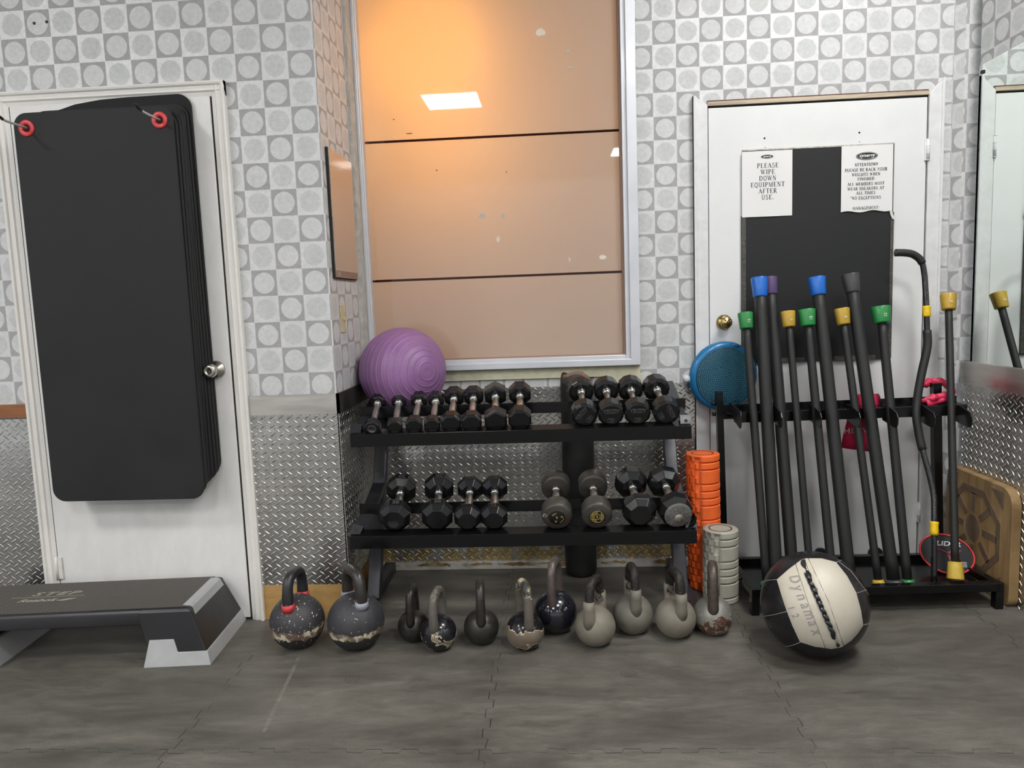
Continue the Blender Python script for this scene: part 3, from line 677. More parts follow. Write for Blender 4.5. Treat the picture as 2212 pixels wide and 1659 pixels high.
# ------------------------------------------------------------------ exercise mats on the left door
mat_foam = mat('mat_foam', (.018, .0185, .019), .62, spec=.3, var=.22, scale=3.5, bmp=.22, bscale=420)
mat_rough = mat('mat_textured', (.013, .0135, .014), .7, spec=.3, var=.3, scale=60, bmp=.7, bscale=230)
red_pl = mat('red_plastic', (.62, .045, .05), .34)
for i in range(8):
    t_ = i / 7.0                       # 0 rear, 1 front
    y = 2.8125 - .0158 * i
    x0 = -1.955 - .017 * t_; x1 = -1.347 - .018 * t_
    z0 = .622 - .074 * t_; z1 = 2.088 - (.068 * t_ if i else 0) - (.03 if 0 < i < 7 else 0)
    if i == 7: z1 = 2.018
    y0, y1 = y - .012, y
    nm = 'exercise_mat'
    lab = ('black foam exercise mat with red grommets, frontmost of the hanging stack' if i == 7 else
           'textured black mat hung rearmost against the left door, arched top showing' if i == 0 else
           'black foam mat between front and rearmost mats, only its edge showing')
    t = thing(nm, lab, 'exercise mat', ((x0 + x1) / 2, y, z0), 0, 'black mats hanging on the left door')
    b = MB(); poly = rrect(x0, x1, z0, z1, .05, 8)
    if i == 0:   # ragged, sagging rear mat: left shoulder drops away
        poly = [(x, z) for x, z in poly if not (x < -1.75 and z > 1.9)]
        k = max(range(len(poly)), key=lambda q: (poly[q][1], -poly[q][0]))
        top = [(-1.60, 2.086), (-1.70, 2.082), (-1.80, 2.070), (-1.86, 2.054), (-1.90, 2.046), (-1.93, 2.02), (-1.955, 1.96)]
        poly = poly[:k + 1] + top + poly[k + 1:]
    b.prism(poly, y0, y1, XZ)
    # gentle belly of soft foam
    for p in b.v: p.x += .006 * math.sin((p.z - .5) * 2.0 + i) * (0 if i == 7 else 1)
    part(b, 'mat_sheet', mat_rough if i == 0 else mat_foam, t, bevel=.004 if i else .002, segs=3)
    if i >= 6:
        for gx, gz in ((-1.921, 1.962), (-1.414, 1.966)):
            b = MB(); M = Matrix.Translation((gx, y0, gz)) @ Matrix.Rotation(PI / 2, 4, 'X')
            b.lathe([(-.002, .030), (.003, .030), (.005, .027), (.005, .016), (.001, .0125), (-.002, .0125)], 30, M)
            b.f = b.f[:-2] if False else b.f
            g = part(b, 'grommet', red_pl, t)
            b = MB(); b.lathe([(.0012, 0), (.0012, .0115), (.0018, .0115), (.0018, 0)], 20, M)
            o = b.build('grommet_hole', mat('hole_dark', (.03, .004, .004), .6)); o.parent = g
for q, gx, gz, tipx in (('left', -1.921, 1.962, -.012), ('right', -1.414, 1.966, .0)):
    t = thing('mat_hook', 'bent grey metal peg through the ' + q + ' grommet of the front mat', 'hook', (gx, 2.70, gz), 0, 'pegs holding the mats')
    b = MB(); b.tube([(gx, 2.69, gz + .001), (gx, 2.64, gz + .001), (gx, 2.59, gz + .002), (gx - .001, 2.565, gz + .006), (gx - .002, 2.548, gz + .014)], .0045, 10)
    part(b, 'peg', mat('peg_metal', (.55, .55, .53), .45, 0), t)
    b = MB(); b.tube([(gx - .001, 2.572, gz + .0045), (gx - .002, 2.548, gz + .014), (gx - .003, 2.54, gz + .022)], .0056, 10)
    part(b, 'peg_tip', rubber_dull, t)

# ------------------------------------------------------------------ aerobic step
rz = math.radians(4.6)
st = thing('aerobic_step', 'black aerobic step with grey end blocks on the floor before the left door', 'aerobic step', (-1.269, 2.442, 0), rz)
step_blk = mat('step_plastic', (.016, .0155, .018), .36, var=.15, scale=12, bmp=.12, bscale=300)
step_gry = mat('step_grey', (.40, .41, .41), .5, var=.08, scale=14, bmp=.1, bscale=200)
SL = 1.06; SD = .40
def frustum(b, x0, x1, y0, y1, z0, X0, X1, Y0, Y1, z1, r=0.0, seg=5):
    """box narrowing upward, rounded top edge of radius r"""
    rings = [(x0, x1, y0, y1, z0)]
    if r:
        for k in range(seg + 1):
            a = PI / 2 * k / seg; q = r * (1 - math.cos(a)) if False else r * (1 - math.sin(PI / 2 - a)); h = z1 - r + r * math.sin(a)
            f = (z1 - r - z0) / (z1 - z0)
            xx0 = x0 + (X0 - x0) * f; xx1 = x1 + (X1 - x1) * f; yy0 = y0 + (Y0 - y0) * f; yy1 = y1 + (Y1 - y1) * f
            rings.append((xx0 + q, xx1 - q, yy0 + q, yy1 - q, h))
    else: rings.append((X0, X1, Y0, Y1, z1))
    vs = []; fs = []
    for a0, a1, c0, c1, z in rings: vs += [(a0, c0, z), (a1, c0, z), (a1, c1, z), (a0, c1, z)]
    for i in range(len(rings) - 1):
        for k in range(4): fs.append((4 * i + k, 4 * i + (k + 1) % 4, 4 * i + 4 + (k + 1) % 4, 4 * i + 4 + k))
    fs.append((3, 2, 1, 0)); n = 4 * (len(rings) - 1); fs.append((n, n + 1, n + 2, n + 3))
    b.add(vs, fs, False)
b = MB(); b.smooth = False
# deck: long slab with rolled edges, legs dropping at each end
def deck_ring(x, wy0, wy1, zt, zb, r=.022):
    pts = []
    for cx, cz, a0 in ((wy1 - r, zt - r, 0), (wy0 + r, zt - r, PI / 2)):
        for k in range(6):
            a = a0 + PI / 2 * k / 5; pts.append((cx + r * math.cos(a), cz + r * math.sin(a)))
    pts += [(wy0 - .009, zb), (wy1 + .009, zb)]
    return [V((x, y, z)) for y, z in pts]
xs = [(-SL + .10, 0), (-.8, 0), (-.3, 0), (-.10, 0)]
vs = []; m = 14
for i, (x, yy) in enumerate(xs): vs += deck_ring(x, .042, SD - .042, .2005, .148, .018)
fs = []
for i in range(3):
    for k in range(m): fs.append((i * m + k, i * m + (k + 1) % m, (i + 1) * m + (k + 1) % m, (i + 1) * m + k))
fs.append(tuple(range(m))); fs.append(tuple(range(3 * m, 4 * m))[::-1])
b.add(vs, fs, True)
# end housings
for sx in (1, -1):
    xa, xb = ((-.225, -.016) if sx == 1 else (-SL + .016, -SL + .225))
    Xa, Xb = ((-.268, -.078) if sx == 1 else (-SL + .078, -SL + .268))
    frustum(b, xa, xb, .016, SD - .016, .045, Xa, Xb, .042, SD - .042, .2005, .018)
part(b, 'deck', step_blk, st) if False else None
o = b.build('deck', step_blk, st, bevel=.003)
tread, nt, bb = newmat('step_tread'); co = ocoord(nt)
setp(bb, rough=.62)
vo = N(nt, 'ShaderNodeTexBrick'); vo.inputs['Scale'].default_value = 1.0; vo.inputs['Brick Width'].default_value = .014; vo.inputs['Row Height'].default_value = .007; vo.inputs['Mortar Size'].default_value = .0016
vo.inputs['Color1'].default_value = (.105, .095, .08, 1); vo.inputs['Color2'].default_value = (.125, .115, .098, 1); vo.inputs['Mortar'].default_value = (.035, .032, .03, 1)
L(nt, co, vo.inputs[0]); L(nt, vo.outputs[0], bb.inputs['Base Color']); bump(nt, vo.outputs[1], bb, -.6, .002)
b = MB(); b.box(-.945, -.10, .058, SD - .05, .199, .2018); b.build('tread_surface', tread, st)
for sx in (1, -1):
    b = MB()
    if sx == 1: pts = [(-.112, .2022), (-.086, .2022), (-.074, .196), (-.0625, .160), (-.068, .158), (-.10, .19)]
    else: pts = [(-SL + .112, .2022), (-SL + .086, .2022), (-SL + .074, .196), (-SL + .058, .150), (-SL + .064, .148), (-SL + .10, .19)]
    vs = []
    for yy, q in ((.066, 0), (SD - .062, 0)): vs += [V((x, yy + (.2022 - z) * (-.22 if yy < .2 else .22), z)) for x, z in pts]
    n_ = len(pts); b.add(vs, [tuple(range(n_)), tuple(range(n_, 2 * n_))[::-1]] + [(k, (k + 1) % n_, n_ + (k + 1) % n_, n_ + k) for k in range(n_)], False)
    b.build('grip_strip', step_gry, st, bevel=.002)
    # grey stacking block: low tray with a raised inner shoulder
    b = MB()
    xa, xb = (-.24, 0) if sx == 1 else (-SL, -SL + .24)
    si = -1 if sx == 1 else 1      # side of the inner shoulder
    def fr(x, inset, z): return (xa + inset, xb - inset)
    if sx == 1: pl = [(-.240, 0), (0, 0), (-.012, .048), (-.119, .048), (-.134, .094), (-.222, .094)]
    else: pl = [(-SL, 0), (-SL + .270, 0), (-SL + .255, .094), (-SL + .134, .094), (-SL + .119, .048), (-SL + .012, .048)]
    n_ = len(pl); vs = [V((x, z * .25, z)) for x, z in pl] + [V((x, SD - z * .25, z)) for x, z in pl]
    b.add(vs, [tuple(range(n_)), tuple(range(n_, 2 * n_))[::-1]] + [(k, (k + 1) % n_, n_ + (k + 1) % n_, n_ + k) for k in range(n_)], False)
    b.build('end_block', step_gry, st, bevel=.002)
label_grey = mat('step_print', (.33, .31, .25), .6)
Mt = Matrix.Translation((-.685, .205, .2021)) @ Matrix.Rotation(0, 4, 'Z')
text('printed_word', 'STEP', .046, Mt @ Matrix.Translation((.015, .032, 0)), label_grey, st, .0002, .0009, .25, 1.55, 1.25)
text('printed_word', 'Reebok', .036, Mt @ Matrix.Translation((-.02, -.030, 0)), label_grey, st, .0002, .0012, .35, 1.25, 1.0)
b = MB(); b.box(-.135, .14, -.0015, .0015, 0, .0005); b.v = [p + V((-.685, .207, .202)) for p in b.v]
b.add([V((-.63, .166, .2024)), V((-.59, .184, .2024)), V((-.555, .186, .2024)), V((-.57, .174, .2024)), V((-.60, .160, .2024))], [(0, 1, 2, 3, 4)], False)
b.build('printed_line', label_grey, st)

# ------------------------------------------------------------------ dumbbell rack
rk = thing('dumbbell_rack', 'black two-tier steel dumbbell rack standing against the tread plate wall', 'dumbbell rack', (-.15, 3.0, 0))
def rpart(b, name, m, **k): return part(b, name, m, rk, **k)
for yf, zt, yr, zr in ((2.745, .369, 2.903, .457), (2.833, .758, 3.003, .844)):
    xL, xR = -.822, .520
    b = MB()
    b.box(xL, xR, yf - .004, yf, zt - .050, zt + .001)
    M = Matrix.Translation((0, yf, zt)) @ Matrix.Rotation(math.radians(14), 4, 'X')
    b.box(xL, xR, -.002, .052, -.004, 0, M)
    rpart(b, 'front_rail', black_paint, bevel=.001)
    b = MB()
    b.box(xL, xR + .008, yr, yr + .004, zr - .046, zr)
    M = Matrix.Translation((0, yr + .002, zr - .046)) @ Matrix.Rotation(math.radians(14), 4, 'X')
    b.box(xL, xR + .008, 0, .048, 0, .004, M)
    rpart(b, 'rear_rail', black_paint, bevel=.001)
    for x in (-.794, .492):
        b = MB(); ye = 3.150 if zt < .5 else 3.27
        b.bar((x, yf + .03, zt - .012), (x, ye, zt - .012 + (ye - yf - .03) * .31), .055, .032)
        rpart(b, 'shelf_bracket', grey_paint, bevel=.002)
        # folded steel tab with a hex hole
        M = Matrix.Translation((x - .012 if x < 0 else x + .012, yf + .03, zt + .013)) @ Matrix.Rotation(math.radians(48 if x < 0 else 62), 4, 'X')
        if x < 0 and zt < .5: M = M @ Matrix.Rotation(-.32, 4, 'Z')
        b = MB(); b.box(-.022, .022, -.024, .026, 0, .003, M); b.box(-.022, .022, .024, .027, -.028, .003, M)
        tb = rpart(b, 'folded_tab', grey_paint, bevel=.0008)
        b = MB(); b.lathe([(.0031, 0), (.0031, .0075), (.0036, .0075), (.0036, 0)], 6, M @ Matrix.Translation((0, .002, 0)), smooth=False); o = b.build('hex_hole', dark_gap); o.parent = tb
        b = MB(); b.cyl((x, yf + .028, zt - .012), (x, yf + .028, zt - .056), .008, n=12); rpart(b, 'bolt_head', black_paint)
for x in (-.794, .494):
    b = MB(); b.bar((x, 2.945, .03), (x, 3.315, .80), .053, .05, (0, 1, 0)); rpart(b, 'upright', grey_paint, bevel=.004)
    b = MB(); b.bar((x - .016 if x < 0 else x + .022, 2.70, .026), (x - .016 if x < 0 else x + .022, 3.335, .026), .05, .05); rpart(b, 'foot', grey_paint, bevel=.004)

# ------------------------------------------------------------------ dumbbells
num_grey = mat('raised_rubber_grey', (.085, .085, .09), .5)
gold = mat('gold_print', (.52, .40, .10), .5)
pale = mat('scuffed_white', (.42, .41, .38), .6)
orange_rb = rubber
LB = {}
def dumbbell(F, Rr, wid, sides, label, style, phase=0.0, hl=.62, num=None):
    F = V(F); Rr = V(Rr); ax = (Rr - F); Lg = ax.length; ax.normalize()
    xh = V((0, 0, 1)).cross(ax) * -1; xh.normalize()
    xh = ax.cross(V((0, 0, 1))).normalized(); zh = xh.cross(ax).normalized()
    rad = wid / 2
    Rt = Matrix((xh, ax, zh)).transposed().to_4x4()
    t = thing('dumbbell', label, 'dumbbell', M=Matrix.Translation(F - zh * rad) @ Rt, group='dumbbells on the ' + ('upper' if F.z > .6 else 'lower') + ' tier')
    Tz = Matrix.Translation((0, 0, rad))
    h = wid * hl; half = h / 2; gap0 = h; gap1 = Lg - half
    hr = {'small': .0125, 'mid': .014, 'big': .0155}[style.split('-')[0]]
    R = rad / math.cos(PI / sides) if sides < 24 else rad
    for k, y0 in ((0, 0.0), (1, gap1)):
        b = MB()
        c = .14 * wid; ri = R * .80
        if 'cyl' in style: prof = [(0, 0), (0, R * .86), (.004, R * .93), (.012, R), (h - .010, R), (h - .004, R * .95), (h, R * .82), (h, hr)]
        elif 'deep' in style: prof = [(0, 0), (0, R * .66), (.022, R * .995), (.026, R), (h - .026, R), (h - .022, R * .995), (h, R * .6), (h, hr)]
        else: prof = [(0, 0), (0, R * .80), (c * .55, R), (h - c * .55, R), (h, R * .74), (h, hr)]
        if k: prof = [(h - y, r) for y, r in reversed(prof)]
        b.lathe([(y0 + y, r) for y, r in prof], sides, Tz, phase, sides > 20, 'y')
        b.build('weight_head', rubber if 'cyl' not in style else mat('old_rubber', (.050, .045, .038), .42, var=.3, scale=30, bmp=.2, bscale=200), t, bevel=.0016 if sides <= 20 else 0)
        yi = gap0 if k == 0 else gap1; sgn = 1 if k == 0 else -1
        b = MB()
        if sides == 12: cp = [(0, .0215), (.003, .0215), (.012, .0155), (.014, .0145)]
        else: cp = [(0, .018), (.006, .0185), (.008, .0165), (.011, .018), (.015, .015)]
        b.lathe([(yi + sgn * a, r) for a, r in cp], 20, Tz, 0, True, 'y'); b.build('collar', chrome, t)
    b = MB(); n_ = 14; pr = []
    for i in range(n_ + 1):
        q = i / n_; bul = math.sin(PI * q)
        pr.append((gap0 + (gap1 - gap0) * q, hr * (.82 + .26 * bul * bul) if style.split('-')[0] != 'mid' or sides != 12 else hr * .93))
    b.lathe(pr, 20, Tz, 0, True, 'y'); b.build('handle', knurl if style.startswith('small') else chrome_worn, t)
    return t, rad, h, R
UP = [
 ((-.7332, 2.835, .779), (-.7480, 3.025, .8640), .063, 8, 'smallest dumbbell at the left end of the upper tier, tilted, ring-marked face', 'small'),
 ((-.6416, 2.835, .7799), (-.6590, 3.025, .8650), .061, 8, 'second dumbbell from the left on the upper tier, below the purple ball', 'small'),
 ((-.5651, 2.835, .7831), (-.5733, 3.025, .8670), .067, 8, 'third dumbbell from the left, upper tier, in front of the purple ball', 'small'),
 ((-.4915, 2.835, .7829), (-.5009, 3.025, .8660), .065, 8, 'fourth dumbbell from the left, upper tier, at the purple ball edge', 'small'),
 ((-.4167, 2.835, .7874), (-.4266, 3.040, .8745), .080, 8, 'fifth dumbbell from the left, upper tier, larger octagonal black heads', 'mid'),
 ((-.335, 2.835, .7869), (-.3444, 3.040, .8745), .080, 8, 'sixth dumbbell from the left, upper tier, beside its matching twin', 'mid'),
 ((-.2387, 2.835, .7927), (-.2531, 3.040, .8800), .088, 6, 'upper tier black hexagonal dumbbell turned with a corner pointing up', 'mid'),
 ((-.1438, 2.835, .7955), (-.150, 3.040, .8810), .090, 8, 'upper tier black dumbbell with flat top, last before the wide gap', 'mid'),
 ((.1098, 2.835, .8080), (.1047, 3.045, .8860), .101, 12, 'round-faced rubber dumbbell in front of the black padded post, upper tier', 'mid'),
 ((.2121, 2.835, .8080), (.2087, 3.045, .8860), .101, 12, 'second of the four round-faced dumbbells, just right of the padded post', 'mid'),
 ((.3153, 2.835, .8080), (.309, 3.045, .8870), .101, 12, 'third of the four round-faced dumbbells on the upper tier', 'mid'),
 ((.4278, 2.835, .8090), (.414, 3.045, .8870), .104, 12, 'rightmost round-faced dumbbell on the upper tier with rotated lettering', 'mid'),
]
def rot_face(t, rad, a): return Matrix.Translation((0, -.0002, rad)) @ Matrix.Rotation(PI / 2, 4, 'X') @ Matrix.Rotation(a, 4, 'Z')
for i, (F, Rr, wd, sd, lb, sy) in enumerate(UP):
    ph = {8: PI / 8, 6: 0, 12: PI / 12}[sd]
    if i == 6: ph = PI / 6
    if i == 0: ph += .1
    if sd == 12: ph += (.05, .2, .25, -.1)[i - 8]
    if sd == 6: ph = PI / 6 + .02
    t, rad, h, R = dumbbell(F, Rr, wd, sd, lb, sy, ph, .62 if sd != 12 else .60)
    if i == 0:
        b = MB(); b.lathe([(-.001, .0175), (-.0035, .0175), (-.0035, .014), (-.001, .014)], 24, Matrix.Translation((0, 0, rad)), 0, True, 'y')
        b.lathe([(-.001, 0), (-.001, .007), (0, .007)], 16, Matrix.Translation((0, 0, rad)), 0, True, 'y'); b.build('face_ring', chrome_worn if False else mat('ring_rubber', (.09, .085, .08), .45), t)
    if sd == 12:
        a = (-.85, 0, 0, 1.25)[i - 8]
        Mf = rot_face(t, rad, a)
        Ml = Mf if i in (9, 10) else Matrix.Translation((0, -.0002, rad)) @ Matrix.Rotation(PI / 2, 4, 'X') @ Matrix.Rotation({8: .9, 11: -1.1}[i], 4, 'Z')
        up = .016
        text('raised_lettering', 'TROY', .0165, Ml @ Matrix.Translation((0, up, 0)), num_grey, t, .0005, .0004, 0, 1.5)
        text('raised_number', '10', .017, Ml @ Matrix.Translation((0, -.024, 0)), num_grey, t, .0005, .0003, 0, 1.1)
        for w_, h_, oy in ((.052, .017, up), (.030, .017, -.024)):
            b = MB(); pl = rrect(-w_ / 2, w_ / 2, oy - h_ / 2, oy + h_ / 2, h_ * .49, 5)
            b.tube([Ml @ V((x, y, .0003)) for x, y in pl], .0007, 6, True); b.build('raised_outline', num_grey, t)
LO = [
 ((-.6445, 2.745, .4290), (-.6560, 2.970, .5000), .120, 8, 'large black 20 dumbbell with a torn hole in its front face, lower tier left end', 'big-deep', PI / 8 - .12),
 ((-.4749, 2.745, .4290), (-.4978, 2.970, .5000), .120, 8, 'large black 20 dumbbell with an intact front face, lower tier', 'big-deep', PI / 8 - .06),
 ((-.3574, 2.745, .4210), (-.3678, 2.970, .4950), .104, 8, 'smaller octagonal dumbbell right of the two marked 20, lower tier', 'big-deep', PI / 8),
 ((-.2531, 2.745, .4210), (-.2648, 2.970, .4950), .104, 8, 'octagonal dumbbell with a framed 12 on its top facet, lower tier', 'big-deep', PI / 8),
 ((-.010, 2.745, .4310), (-.0114, 2.970, .5010), .118, 40, 'cylindrical dumbbell with scratched badge and white 15 marks, lower tier', 'big-cyl', 0),
 ((.144, 2.745, .4310), (.140, 2.970, .5010), .118, 40, 'brownish cylindrical dumbbell with clean gold ring badge, lower tier', 'big-cyl', 0),
 ((.3112, 2.745, .4320), (.2964, 2.970, .5050), .125, 8, 'big glossy black octagonal dumbbell second from right, lower tier', 'big-deep', PI / 8 - .1),
 ((.4472, 2.745, .4330), (.4300, 2.970, .5060), .125, 8, 'dumbbell with torn rubber baring a rough grey face, lower tier right end', 'big-deep', PI / 8 - .25),
]
for i, (F, Rr, wd, sd, lb, sy, ph) in enumerate(LO):
    t, rad, h, R = dumbbell(F, Rr, wd, sd, lb, sy, ph, .66 if sd == 8 else .58)
    Lg = (V(Rr) - V(F)).length; y2 = Lg - h / 2
    rot = -(ph - PI / 8)
    def top(yc, s, size, flip, col=num_grey):
        fr = Matrix.Translation((0, 0, rad)) @ Matrix.Rotation(rot if True else 0, 4, 'Y') @ Matrix.Translation((0, yc, rad + .0005))
        if flip: fr = fr @ Matrix.Rotation(PI, 4, 'Z')
        text('raised_number', s, size, fr, col, t, .0006, .0003)
        b = MB(); w_ = size * .95; hh = size * .62
        b.tube([fr @ V(p) for p in ((w_, hh, 0), (-w_, hh, 0), (-w_, -hh, 0))] if i < 2 else [fr @ V(p) for p in ((w_, hh, 0), (-w_, hh, 0), (-w_, -hh, 0), (w_, -hh, 0), (w_, hh, 0))], .0008, 6)
        b.build('number_frame', col, t)
    if i < 2:
        top(h * .5, '20', .028, False); top(y2 + h * .5, '20', .028, True)
    if i == 3:
        top(h * .5, '12', .022, False, mat('num_brown', (.05, .035, .025), .5)); top(y2 + h * .5, '12', .022, True, mat('num_brown', (.05, .035, .025), .5))
    if i == 0:
        rg = worn('torn_rubber', (.03, .03, .03), ((.2, .2, .2), (.1, .1, .1), (.3, .3, .3)), 0, .03, .4, .8, scale=60)
        b = MB(); pts = [(-.022, .004), (-.016, .012), (-.004, .009), (.008, .013), (.018, .009), (.024, -.002), (.017, -.014), (.006, -.018), (-.008, -.016), (-.018, -.008)]
        b.prism([(x - .004, z - .012) for x, z in pts], -.0012, .0005, Matrix.Translation((0, 0, rad)) @ XZ); hole = b.build('torn_hole', dark_gap, t)
        b = MB(); b.prism([(-.022, -.012), (-.014, -.014), (0, -.012), (.012, -.012), (.019, -.016), (.012, -.026), (.002, -.031), (-.012, -.029), (-.018, -.022)], -.0022, -.0008, Matrix.Translation((0, 0, rad)) @ XZ); b.build('frayed_lip', rg, t)
    if sd == 40:
        b = MB(); bad = .030
        b.lathe([(-.0018, 0), (-.0018, bad), (-.0006, bad + .002), (.001, bad + .002)], 40, Matrix.Translation((0, 0, rad)), 0, True, 'y')
        bo = b.build('round_badge', mat('badge_black', (.012, .012, .014), .3), t)
        Mb = Matrix.Translation((0, -.0021, rad)) @ Matrix.Rotation(PI / 2, 4, 'X')
        rings = ((.0255, .0009), (.0115, .0009)) if i == 5 else ()
        b = MB()
        for rr, tt in rings: b.tube([Mb @ V((rr * math.cos(a * PI / 20), rr * math.sin(a * PI / 20), 0)) for a in range(40)], tt, 6, True)
        if i == 4: b.tube([Mb @ V((.0255 * math.cos(a), .0255 * math.sin(a), 0)) for a in [x * .1 - 1.1 for x in range(12)]], .0009, 6)
        o = b.build('badge_ring', gold, t)
        s = 'GOLD MADE CURVE ' if False else ('GOLD  MADE  CURL' if i == 5 else ' CAI   R    A   ')
        for k, ch in enumerate(s):
            if ch == ' ': continue
            a = PI * .92 - 2 * PI * k / len(s)
            text('badge_letter', ch, .0105, Mb @ Matrix.Rotation(a - PI / 2, 4, 'Z') @ Matrix.Translation((0, .0185, 0)), gold, t, .0002, .0004)
        text('badge_centre', 'S' if i == 5 else '5', .013, Mb @ Matrix.Rotation(.5, 4, 'Z'), gold, t, .0002, .0006)
    if i == 4:
        text('white_marking', '15', .021, Matrix.Translation((-.045, -.0007, rad + .010)) @ Matrix.Rotation(PI / 2, 4, 'X') @ Matrix.Rotation(2.6, 4, 'Z'), pale, t, .0002, .0004)
        b = MB(); b.tube([(.036, -.001, rad - .004), (.048, -.001, rad + .004), (.044, -.001, rad - .010), (.037, -.001, rad - .026), (.043, -.001, rad - .018), (.034, -.001, rad - .030)], .0006, 5); b.build('red_scribble', mat('red_mark', (.35, .02, .05), .6), t)
    if i == 7:
        rough = mat('torn_face', (.14, .135, .125), .85, var=.5, scale=90, bmp=.9, bscale=160)
        b = MB(); b.lathe([(-.006, 0), (-.006, .046), (-.002, .052), (.004, .052)], 36, Matrix.Translation((.004, 0, rad - .004)), 0, True, 'y'); b.build('bare_face', rough, t)
        b = MB(); b.lathe([(-.009, 0), (-.009, .0165), (-.006, .018)], 28, Matrix.Translation((.006, 0, rad - .014)), 0, True, 'y'); b.build('cast_plug', mat('plug_metal', (.36, .34, .28), .4, .5, var=.3, scale=80), t)
        b = MB(); b.prism([(.045, -.062), (.064, -.035), (.070, -.012), (.078, -.02), (.076, -.045), (.060, -.066)], 0, .03, Matrix.Translation((0, 0, rad)) @ XZ); b.build('loose_rubber_flap', rubber, t, bevel=.002)

# ------------------------------------------------------------------ padded post
t = thing('padded_post', 'black rubber-wrapped post with broken brown top behind the dumbbell rack', 'post', (.093, 3.290, 0))
b = MB(); n_ = 36; vs = []; fs = []
prof = [(0, .060), (.012, .070), (.03, .072), (.30, .073), (.60, .0725), (.86, .072), (.905, .071), (.925, .066)]
for z, r in prof:
    for k in range(n_):
        a = 2 * PI * k / n_; x, y = r * math.cos(a), r * math.sin(a)
        zz = z
        if z > .85: zz = z + .012 * math.sin(a * 3) * (z - .85) * 10 - max(0, x - .03) * (z - .8) * 7
        vs.append(V((x, y, zz)))
for i in range(len(prof) - 1):
    for k in range(n_): fs.append((i * n_ + k, i * n_ + (k + 1) % n_, (i + 1) * n_ + (k + 1) % n_, (i + 1) * n_ + k))
fs.append(tuple(range(n_))[::-1])
b.add(vs, fs, True)
b.build('rubber_wrap', worn('post_rubber', (.012, .012, .012), ((.10, .05, .035), (.05, .045, .04), (.03, .03, .03)), .86, 1.0, .38, .6, scale=26), t)
b = MB(); b.lathe([(.90, .066), (.928, .060), (.934, .03), (.932, 0)], 30); 
for p in b.v: p.z += .004 * math.sin(p.x * 40 + p.y * 25) - max(0, p.x - .03) * .6
b.build('broken_top', mat('broken_wood', (.20, .12, .09), .85, var=.4, scale=60, bmp=.8, bscale=90), t)

# ------------------------------------------------------------------ purple stability ball
C = V((-.668, 3.172, .9765)); R0 = .1885
axis = V((.70, -.70, .04)).normalized()
t = thing('stability_ball', 'purple ribbed stability ball wedged behind the left end of the rack', 'exercise ball', C - V((0, 0, R0)))
b = MB(); pr = []
rings = [12 + 8.2 * k for k in range(20)]
NA = 420
for i in range(NA + 1):
    a = 180 * i / NA; r = R0
    for g in rings:
        d = abs(a - g)
        if d < 1.2: r += .0021 * (1 - d / 1.2)
    if a < 5: r -= .002 * (1 - a / 5)
    a = math.radians(a); pr.append((r * math.cos(a), r * math.sin(a) if 0 < i < NA else 0))
b.lathe(pr, 96, Matrix.Translation((0, 0, R0)) @ frame_from(axis).to_4x4())
b.build('ball_skin', mat('purple_vinyl', (.27, .135, .30), .40, var=.14, scale=9, bmp=.06, bscale=200, spec=.4), t)

# ------------------------------------------------------------------ kettlebells
def kettlebell(name, x, y, R, top, rt, dx, m_body, m_handle, label, bands=None, sleeve=None, W=None, lean=0):
    yaw = dx
    W = W or R * .78
    t = thing('kettlebell', label, 'kettlebell', (x, y, 0), PI / 2 - yaw, 'kettlebells on the floor')
    cz = R * .93
    b = MB(); pr = [(0, 0), (0, R * .36), (.002, R * .40)]
    a0 = math.asin(.40)
    for i in range(1, 41):
        a = -PI / 2 + a0 + (PI - a0) * i / 40
        pr.append((cz + R * math.sin(a), max(0.0, R * math.cos(a)) if i < 40 else 0))
    b.lathe(pr, 56); b.build('bell_body', m_body, t)
    # handle: horns splay slightly then arch over
    zt = top - rt; zb = cz + R * .62; pts = []
    n_ = 26
    for i in range(n_ + 1):
        a = PI * i / n_
        c, s = math.cos(a), math.sin(a)
        xx = W * (abs(c) ** .62) * (1 if c >= 0 else -1)
        xx *= 1.0 - .10 * (1 - s)
        zz = zb + (zt - zb) * (s ** .70 if s > 0 else 0)
        pts.append((xx, 0, zz))
    pts = [(pts[0][0] * .86, 0, cz + R * .30)] + pts + [(pts[-1][0] * .86, 0, cz + R * .30)]
    rs = [rt * 1.12] * 2 + [rt * (1.06 if i < 3 or i > n_ - 4 else 1.0) for i in range(1, n_)] + [rt * 1.12] * 2
    b = MB(); b.tube(pts, rs, 18); b.build('handle', m_handle, t)
    if bands:
        for s in (-1, 1):
            p = V((s * W * .90, 0, cz + math.sqrt(R * R - (W * .9) ** 2) - .006)); d = V((s * .12, 0, 1)).normalized()
            b = MB(); b.cyl(p - d * .008, p + d * .018, rt * 1.30, rt * 1.18, 24); b.build('colour_band', bands, t)
    if sleeve:
        for s in (-1, 1):
            p0 = V((s * W * .80, 0, cz + R * .25)); p1 = V((s * W * .99, 0, zb + (zt - zb) * .52))
            b = MB(); b.tube([p0, p0.lerp(p1, .35) + V((s * .004, 0, 0)), p0.lerp(p1, .7) + V((s * .004, 0, 0)), p1], [rt * 1.75, rt * 1.35, rt * 1.24, rt * 1.24], 20)
            b.build('vinyl_sleeve', sleeve, t)
    return t, cz
powder = (.036, .035, .040)
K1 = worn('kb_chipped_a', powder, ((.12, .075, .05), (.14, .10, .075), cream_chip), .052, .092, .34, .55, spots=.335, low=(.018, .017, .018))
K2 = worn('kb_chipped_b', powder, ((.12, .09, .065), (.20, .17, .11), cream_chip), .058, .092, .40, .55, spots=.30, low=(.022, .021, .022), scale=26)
H1 = worn('kb_handle_worn', (.022, .022, .024), ((.12, .05, .035), (.16, .14, .12), (.3, .28, .26)), .12, .20, .42, .34, scale=40)
